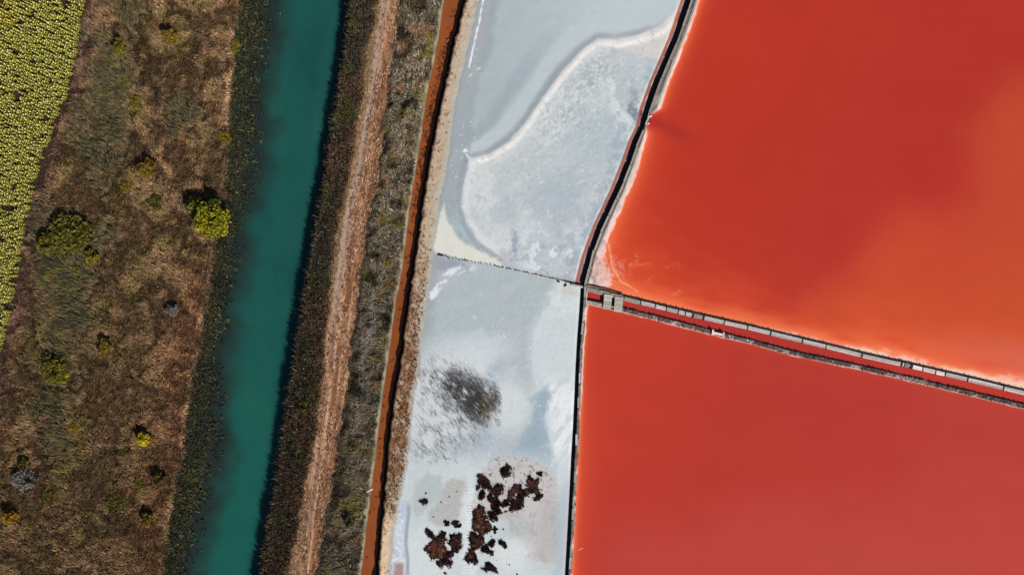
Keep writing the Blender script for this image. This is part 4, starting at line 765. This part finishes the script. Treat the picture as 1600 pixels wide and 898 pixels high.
# ------------------------------------------------------------------ dark growth on the lower salt flat
RUST, DARK = (142, 80, 46), (76, 51, 47)
CL = [
 ([(791,733,7),(793,729,5),(786,735,5),(795,739,4),(788,741,4)], 0, 'dark star shaped clump, topmost of the larger clumps on the salt'),
 ([(754,751,8),(752,746,6),(761,755,6),(747,761,4),(765,761,5),(769,764,3),(758,759,6)], 0, 'dark branching clump at the upper left of the clump field'),
 ([(753,773,4),(754,769,3),(752,777,3)], 0, 'narrow upright clump under the dark branching clump'),
 ([(778,765,8),(774,768,6),(783,763,6),(779,760,5)], .1, 'round dark clump right of the dark branching clump'),
 ([(768,772,4),(766,777,4),(770,781,4),(774,777,3)], .1, 'thin curved clump below the round dark clump'),
 ([(774,788,6),(777,785,5),(771,790,4)], 0, 'four sided dark clump in the middle of the clump field'),
 ([(806,765,8),(800,770,7),(813,766,6),(812,759,4),(797,775,5),(794,780,3),(818,770,6),(828,753,8),(828,746,5),(832,762,9),(841,768,6),(838,755,4),(840,751,4),(838,778,4),(822,768,6)], .25, 'long brown clump spreading to the right edge of the clump field'),
 ([(813,778,6),(810,782,4),(815,774,4)], .25, 'small brown clump under the long brown clump'),
 ([(791,785,5),(787,788,3),(795,782,3)], 0, 'small dark clump left of the small bean shaped clump'),
 ([(800,786,3),(803,783,3)], 0, 'tiny dark clump inside the ring of dark growth'),
 ([(806,792,6),(812,791,5),(800,794,4),(816,787,3)], 0, 'bean shaped dark clump at the bottom of the ring'),
 ([(841,777,4),(845,776,3),(837,778,2)], 0, 'small flat clump at the right end of the long brown clump'),
 ([(748,800,10),(751,795,7),(745,803,6),(750,810,11),(747,820,11),(757,822,10),(762,825,7),(744,814,6),(754,830,7)], .55, 'tall brown clump, largest one right of the tyre track'),
 ([(769,804,7),(766,801,5),(771,809,5)], .2, 'round clump right of the tall brown clump'),
 ([(777,800,4),(781,798,3)], 0, 'small dark clump up right of the round clump'),
 ([(740,842,8),(744,847,9),(750,843,7),(738,835,5),(741,852,6),(753,846,4)], .45, 'brown clump beside the tyre track, below the tall brown clump'),
 ([(759,857,5),(764,861,4),(769,864,3),(755,859,4),(762,855,4)], .05, 'grey brown clump at lower right of the brown clump by the track'),
 ([(768,850,4),(769,846,3)], 0, 'small dark clump left of the pale ring'),
 ([(785,849,4),(788,852,3),(783,847,2.5)], 0, 'small black clump right of the pale ring'),
 ([(736,868,8),(731,873,5),(741,876,5),(737,862,6)], .95, 'bright rusty orange clump beside the tyre track'),
 ([(763,884,5),(769,887,5),(773,891,3),(759,888,4)], .0, 'small arched clump at the bottom right of the clump field'),
 ([(682,853,13),(672,857,8),(690,862,10),(690,845,8),(678,866,8),(666,856,4),(696,868,7),(686,838,4)], .7, 'big brown clump with rusty middle, largest one left of the tyre track'),
 ([(671,833,5),(668,829,4),(677,837,4)], .05, 'small dark clump above the big rusty clump'),
 ([(714,843,9),(708,848,7),(719,838,5),(711,857,6),(704,865,6),(716,851,6),(706,838,4)], .3, 'purple brown clump between the big rusty clump and the tyre track'),
 ([(695,876,7),(688,881,5),(702,880,5),(697,869,5)], .1, 'dark clump at the foot of the big rusty clump'),
 ([(693,834,3.5),(690,838,2.5)], 0, 'small ragged clump above the purple brown clump, left one'),
 ([(714,818,4),(711,816,3),(718,820,2)], .8, 'small rusty clump left of the tyre track'),
 ([(699.5,816.5,3)], 0, 'tiny dark clump left of the small rusty clump'),
 ([(711,804,2),(713,806,1.6)], 0, 'thin dark dash above the small rusty clump'),
 ([(664,783,3.5),(660,783,2)], 0, 'small grey dark clump at the left, near the ditch bank'),
 ([(666,770,2.5)], 0, 'tiny dark speck above the small grey dark clump'),
]
dots = [(772.4,717,2.6),(844,739,3),(714,767,1.8),(678,808,2.4),(774,827,3),(787,825,1.8),(767,838,2),(796,882,2.8),(808,896,2.5),(696,896,2.5),(789,800,2.2),(796,783,2.2),(766,735,1.3),(765,741,1.5),(767,744,1.4),(803,739,2),(802,733,1.5),(825,775,1.6),(690,783,1.6),(702,776,1.4),(737,886,1.4),(780,716,1.1),(832,732,1.2),(774,874,1.5),(683,798,1.4)]
def clump(blobs, rust, label, group=None):
    P = np.array(blobs, float); cx, cy = P[:, 0].mean(), P[:, 1].mean(); R = P[:, 2].max(); e = .6
    gx = np.arange(P[:, 0].min()-R-3, P[:, 0].max()+R+3, e); gy = np.arange(P[:, 1].min()-R-3, P[:, 1].max()+R+3, e); GX, GY = np.meshgrid(gx, gy)
    qx = GX+2.2*fbm(GX, GY, 5, 401)+1.3*fbm(GX, GY, 1.9, 403, 2); qy = GY+2.2*fbm(GX, GY, 5, 402)+1.3*fbm(GX, GY, 1.9, 404, 2); m = np.full(GX.shape, -9.)
    for a, b, r in blobs: m = np.maximum(m, (r-np.hypot(qx-a, qy-b)))
    if R > 2.9: m = m-2.6*sst(.45, .8, fbm(GX, GY, 3.4, 409, 2))
    hgt = .26 if R > 3 else .16; Z = -.06+hgt*sst(-1.2, 2.6, m)+.06*fbm(GX, GY, 3, 405)*(m > 0)
    c = mix(np.broadcast_to(alb(*DARK), GX.shape+(3,)).copy(), alb(34, 22, 22), sst(-.2, .5, fbm(GX, GY, 6, 406))); c = mix(c, alb(*RUST), .85*rust*sst(2.5, 8, m+3*fbm(GX, GY, 5, 407))*sst(-.6, .3, fbm(GX, GY, 2.6, 410))); c = mix(c, alb(214, 176, 146), .6*max(0, rust-.2)*sst(4, 8, m)*sst(.1, .5, fbm(GX, GY, 4, 408)))
    idx = -np.ones(GX.shape, int); keepv = m > -1.4; F = gfaces(*GX.shape); ok = keepv.ravel()[F].all(1); F = F[ok]; used = np.unique(F); rem = np.zeros(GX.size, int); rem[used] = np.arange(len(used))
    x, y = W(GX, GY, Z); bx, by = W(cx, cy); V = np.stack([x-bx, y-by, Z], -1).reshape(-1, 3)[used]
    e_ = empty('marsh_clump', (float(bx), float(by), 0), label, 'plant clump', group or 'dark plant clumps on the salt')
    link('mat', np_mesh('mat', V, rem[F][:, ::-1], c.reshape(-1, 3)[used], False), M_weed, e_)
    if R > 2.9:                                                        # twiggy shoots
        A = np.argwhere(m > -1.1); n = min(1000, 7*len(A)); s = A[rng.integers(0, len(A), n)]; px = GX[s[:, 0], s[:, 1]]+rng.uniform(-.4, .4, n); py = GY[s[:, 0], s[:, 1]]+rng.uniform(-.4, .4, n); z = np.maximum(Z[s[:, 0], s[:, 1]], -.01); cc = c[s[:, 0], s[:, 1]]*rng.uniform(.6, 1.5, n)[:, None]
        x, y = W(px, py, z); L = rng.uniform(.12, .3, n); a = rng.uniform(0, 6.28, n); ln = rng.uniform(.2, 1, n); w_ = .05; ex, ey, ez = np.cos(a)*np.sin(ln)*L, np.sin(a)*np.sin(ln)*L, np.cos(ln)*L
        V = np.stack([np.stack([x-np.sin(a)*w_, y+np.cos(a)*w_, z], 1), np.stack([x+np.sin(a)*w_, y-np.cos(a)*w_, z], 1), np.stack([x+ex, y+ey, z+ez], 1)], 1)-np.array([bx, by, 0])
        link('shoots', np_mesh('shoots', V.reshape(-1, 3), np.arange(n*3).reshape(n, 3), np.repeat(cc, 3, 0), False), M_weed, e_)['kind'] = 'stuff'
for b, r, l in CL: clump(b, r, l)
for a, b, r in dots: clump([(a, b, r)], 0, 'small dark dot of growth on the pale salt', 'small dark dots on the salt')

# ------------------------------------------------------------------ crop plants in rows
def crop_mesh(seed):
    r = np.random.default_rng(seed); V = []; F = []; c = []
    def add(v, f, col):
        i = len(V); V.extend(v); F.extend([tuple(i+k for k in q) for q in f]); c.extend([col]*len(v))
    h = r.uniform(1.1, 1.45); add([(.02, 0, -.1), (-.02, .02, -.1), (0, -.02, -.1), (0, 0, h)], [(0, 1, 3), (1, 2, 3), (2, 0, 3)], alb(96, 96, 40))
    nl = 8
    for k in range(nl):
        a = k*2.4+r.uniform(-.3, .3); z = h*(.35+.6*k/nl); L = r.uniform(.24, .37)*(1.1-.3*k/nl); dx, dy = math.cos(a), math.sin(a); w_ = L*.42; t = r.random()
        add([(0, 0, z), (dx*L*.5-dy*w_, dy*L*.5+dx*w_, z+.06), (dx*L, dy*L, z-.08), (dx*L*.5+dy*w_, dy*L*.5-dx*w_, z+.06)], [(0, 1, 2), (0, 2, 3)], alb(124, 121, 38)*(1-t)+alb(176, 168, 60)*t)
    hd = [(math.cos(k*1.047)*.11, math.sin(k*1.047)*.11-.06, h+.02+.04*math.sin(k*1.047)) for k in range(6)]
    add(hd+[(0, -.06, h+.07)], [(k, (k+1) % 6, 6) for k in range(6)], alb(218, 212, 142))
    return np.array(V), np.array(F), np.array(c)
CM = [crop_mesh(500+k) for k in range(6)]; CMe = []
for V, F, c in CM:
    me = np_mesh('crop_plant', V, F, c, False); me.materials.append(M_leaf); CMe.append(me)
pts = []
for r_ in range(1, 52):
    for y in np.arange(-60, 790, 4.7):
        a = y+random.uniform(-.9, .9)+(r_ % 2)*2.2; x = float(FE(np.array([a]))[0])+5.5-r_*5.1+random.uniform(-.8, .8)+1.5*float(fbm(np.array([a]), np.array([r_*5.]), 60, 601)[0])
        if x < -60: continue
        if float(fbm(np.array([x]), np.array([a]), 13, 602)[0]) > .5+.3*random.random() or random.random() < .02: continue
        x += .8*random.gauss(0, 1); a += .6*random.gauss(0, 1)
        pts.append((x, a))
vis = sorted([p for p in pts if 3 < p[0] and 3 < p[1] < 895], key=lambda p: math.hypot(p[0]-800, p[1]-449)); near = vis[:290]; ns = set(near)
for x_, y_ in near:
    o = bpy.data.objects.new('crop_plant', random.choice(CMe)); C.objects.link(o); x, y = W(x_, y_, .5); o.location = (float(x), float(y), .5); s = random.uniform(.8, 1.25); o.scale = (s, s, s); o.rotation_euler = (random.uniform(-.1, .1), random.uniform(-.1, .1), random.uniform(-.6, .6)+math.pi*2*random.randint(0, 3)/4*0)
    tag(o, 'yellow green crop plant standing near the meadow side of the field', 'crop plant', 'crop plants along the meadow side of the field')
rest = [p for p in pts if p not in ns]; AV, AF, AC = [], [], []; base = 0
for x_, y_ in rest:
    V, F, c = random.choice(CM); a = random.uniform(-.6, .6); s = random.uniform(.8, 1.25); x, y = W(x_, y_, .5); t = Matrix.Rotation(a, 3, 'Z'); q = (V*s)@np.array(t).T+np.array([x, y, .5]); AV.append(q); AF.append(F+base); AC.append(c*random.uniform(.8, 1.2)*(np.array([1.1, 1.0, .6]) if 0 < x_ < 26 and y_ < 45 else 1)); base += len(V)
tag(link('crop', np_mesh('crop', np.concatenate(AV), np.concatenate(AF), np.concatenate(AC), False), M_leaf), 'dense rows of yellow green crop filling the field at far left', 'crop', kind='stuff')
print('tris', sum(len(o.data.polygons) for o in bpy.data.objects if o.type == 'MESH'), 'objects', len(bpy.data.objects))
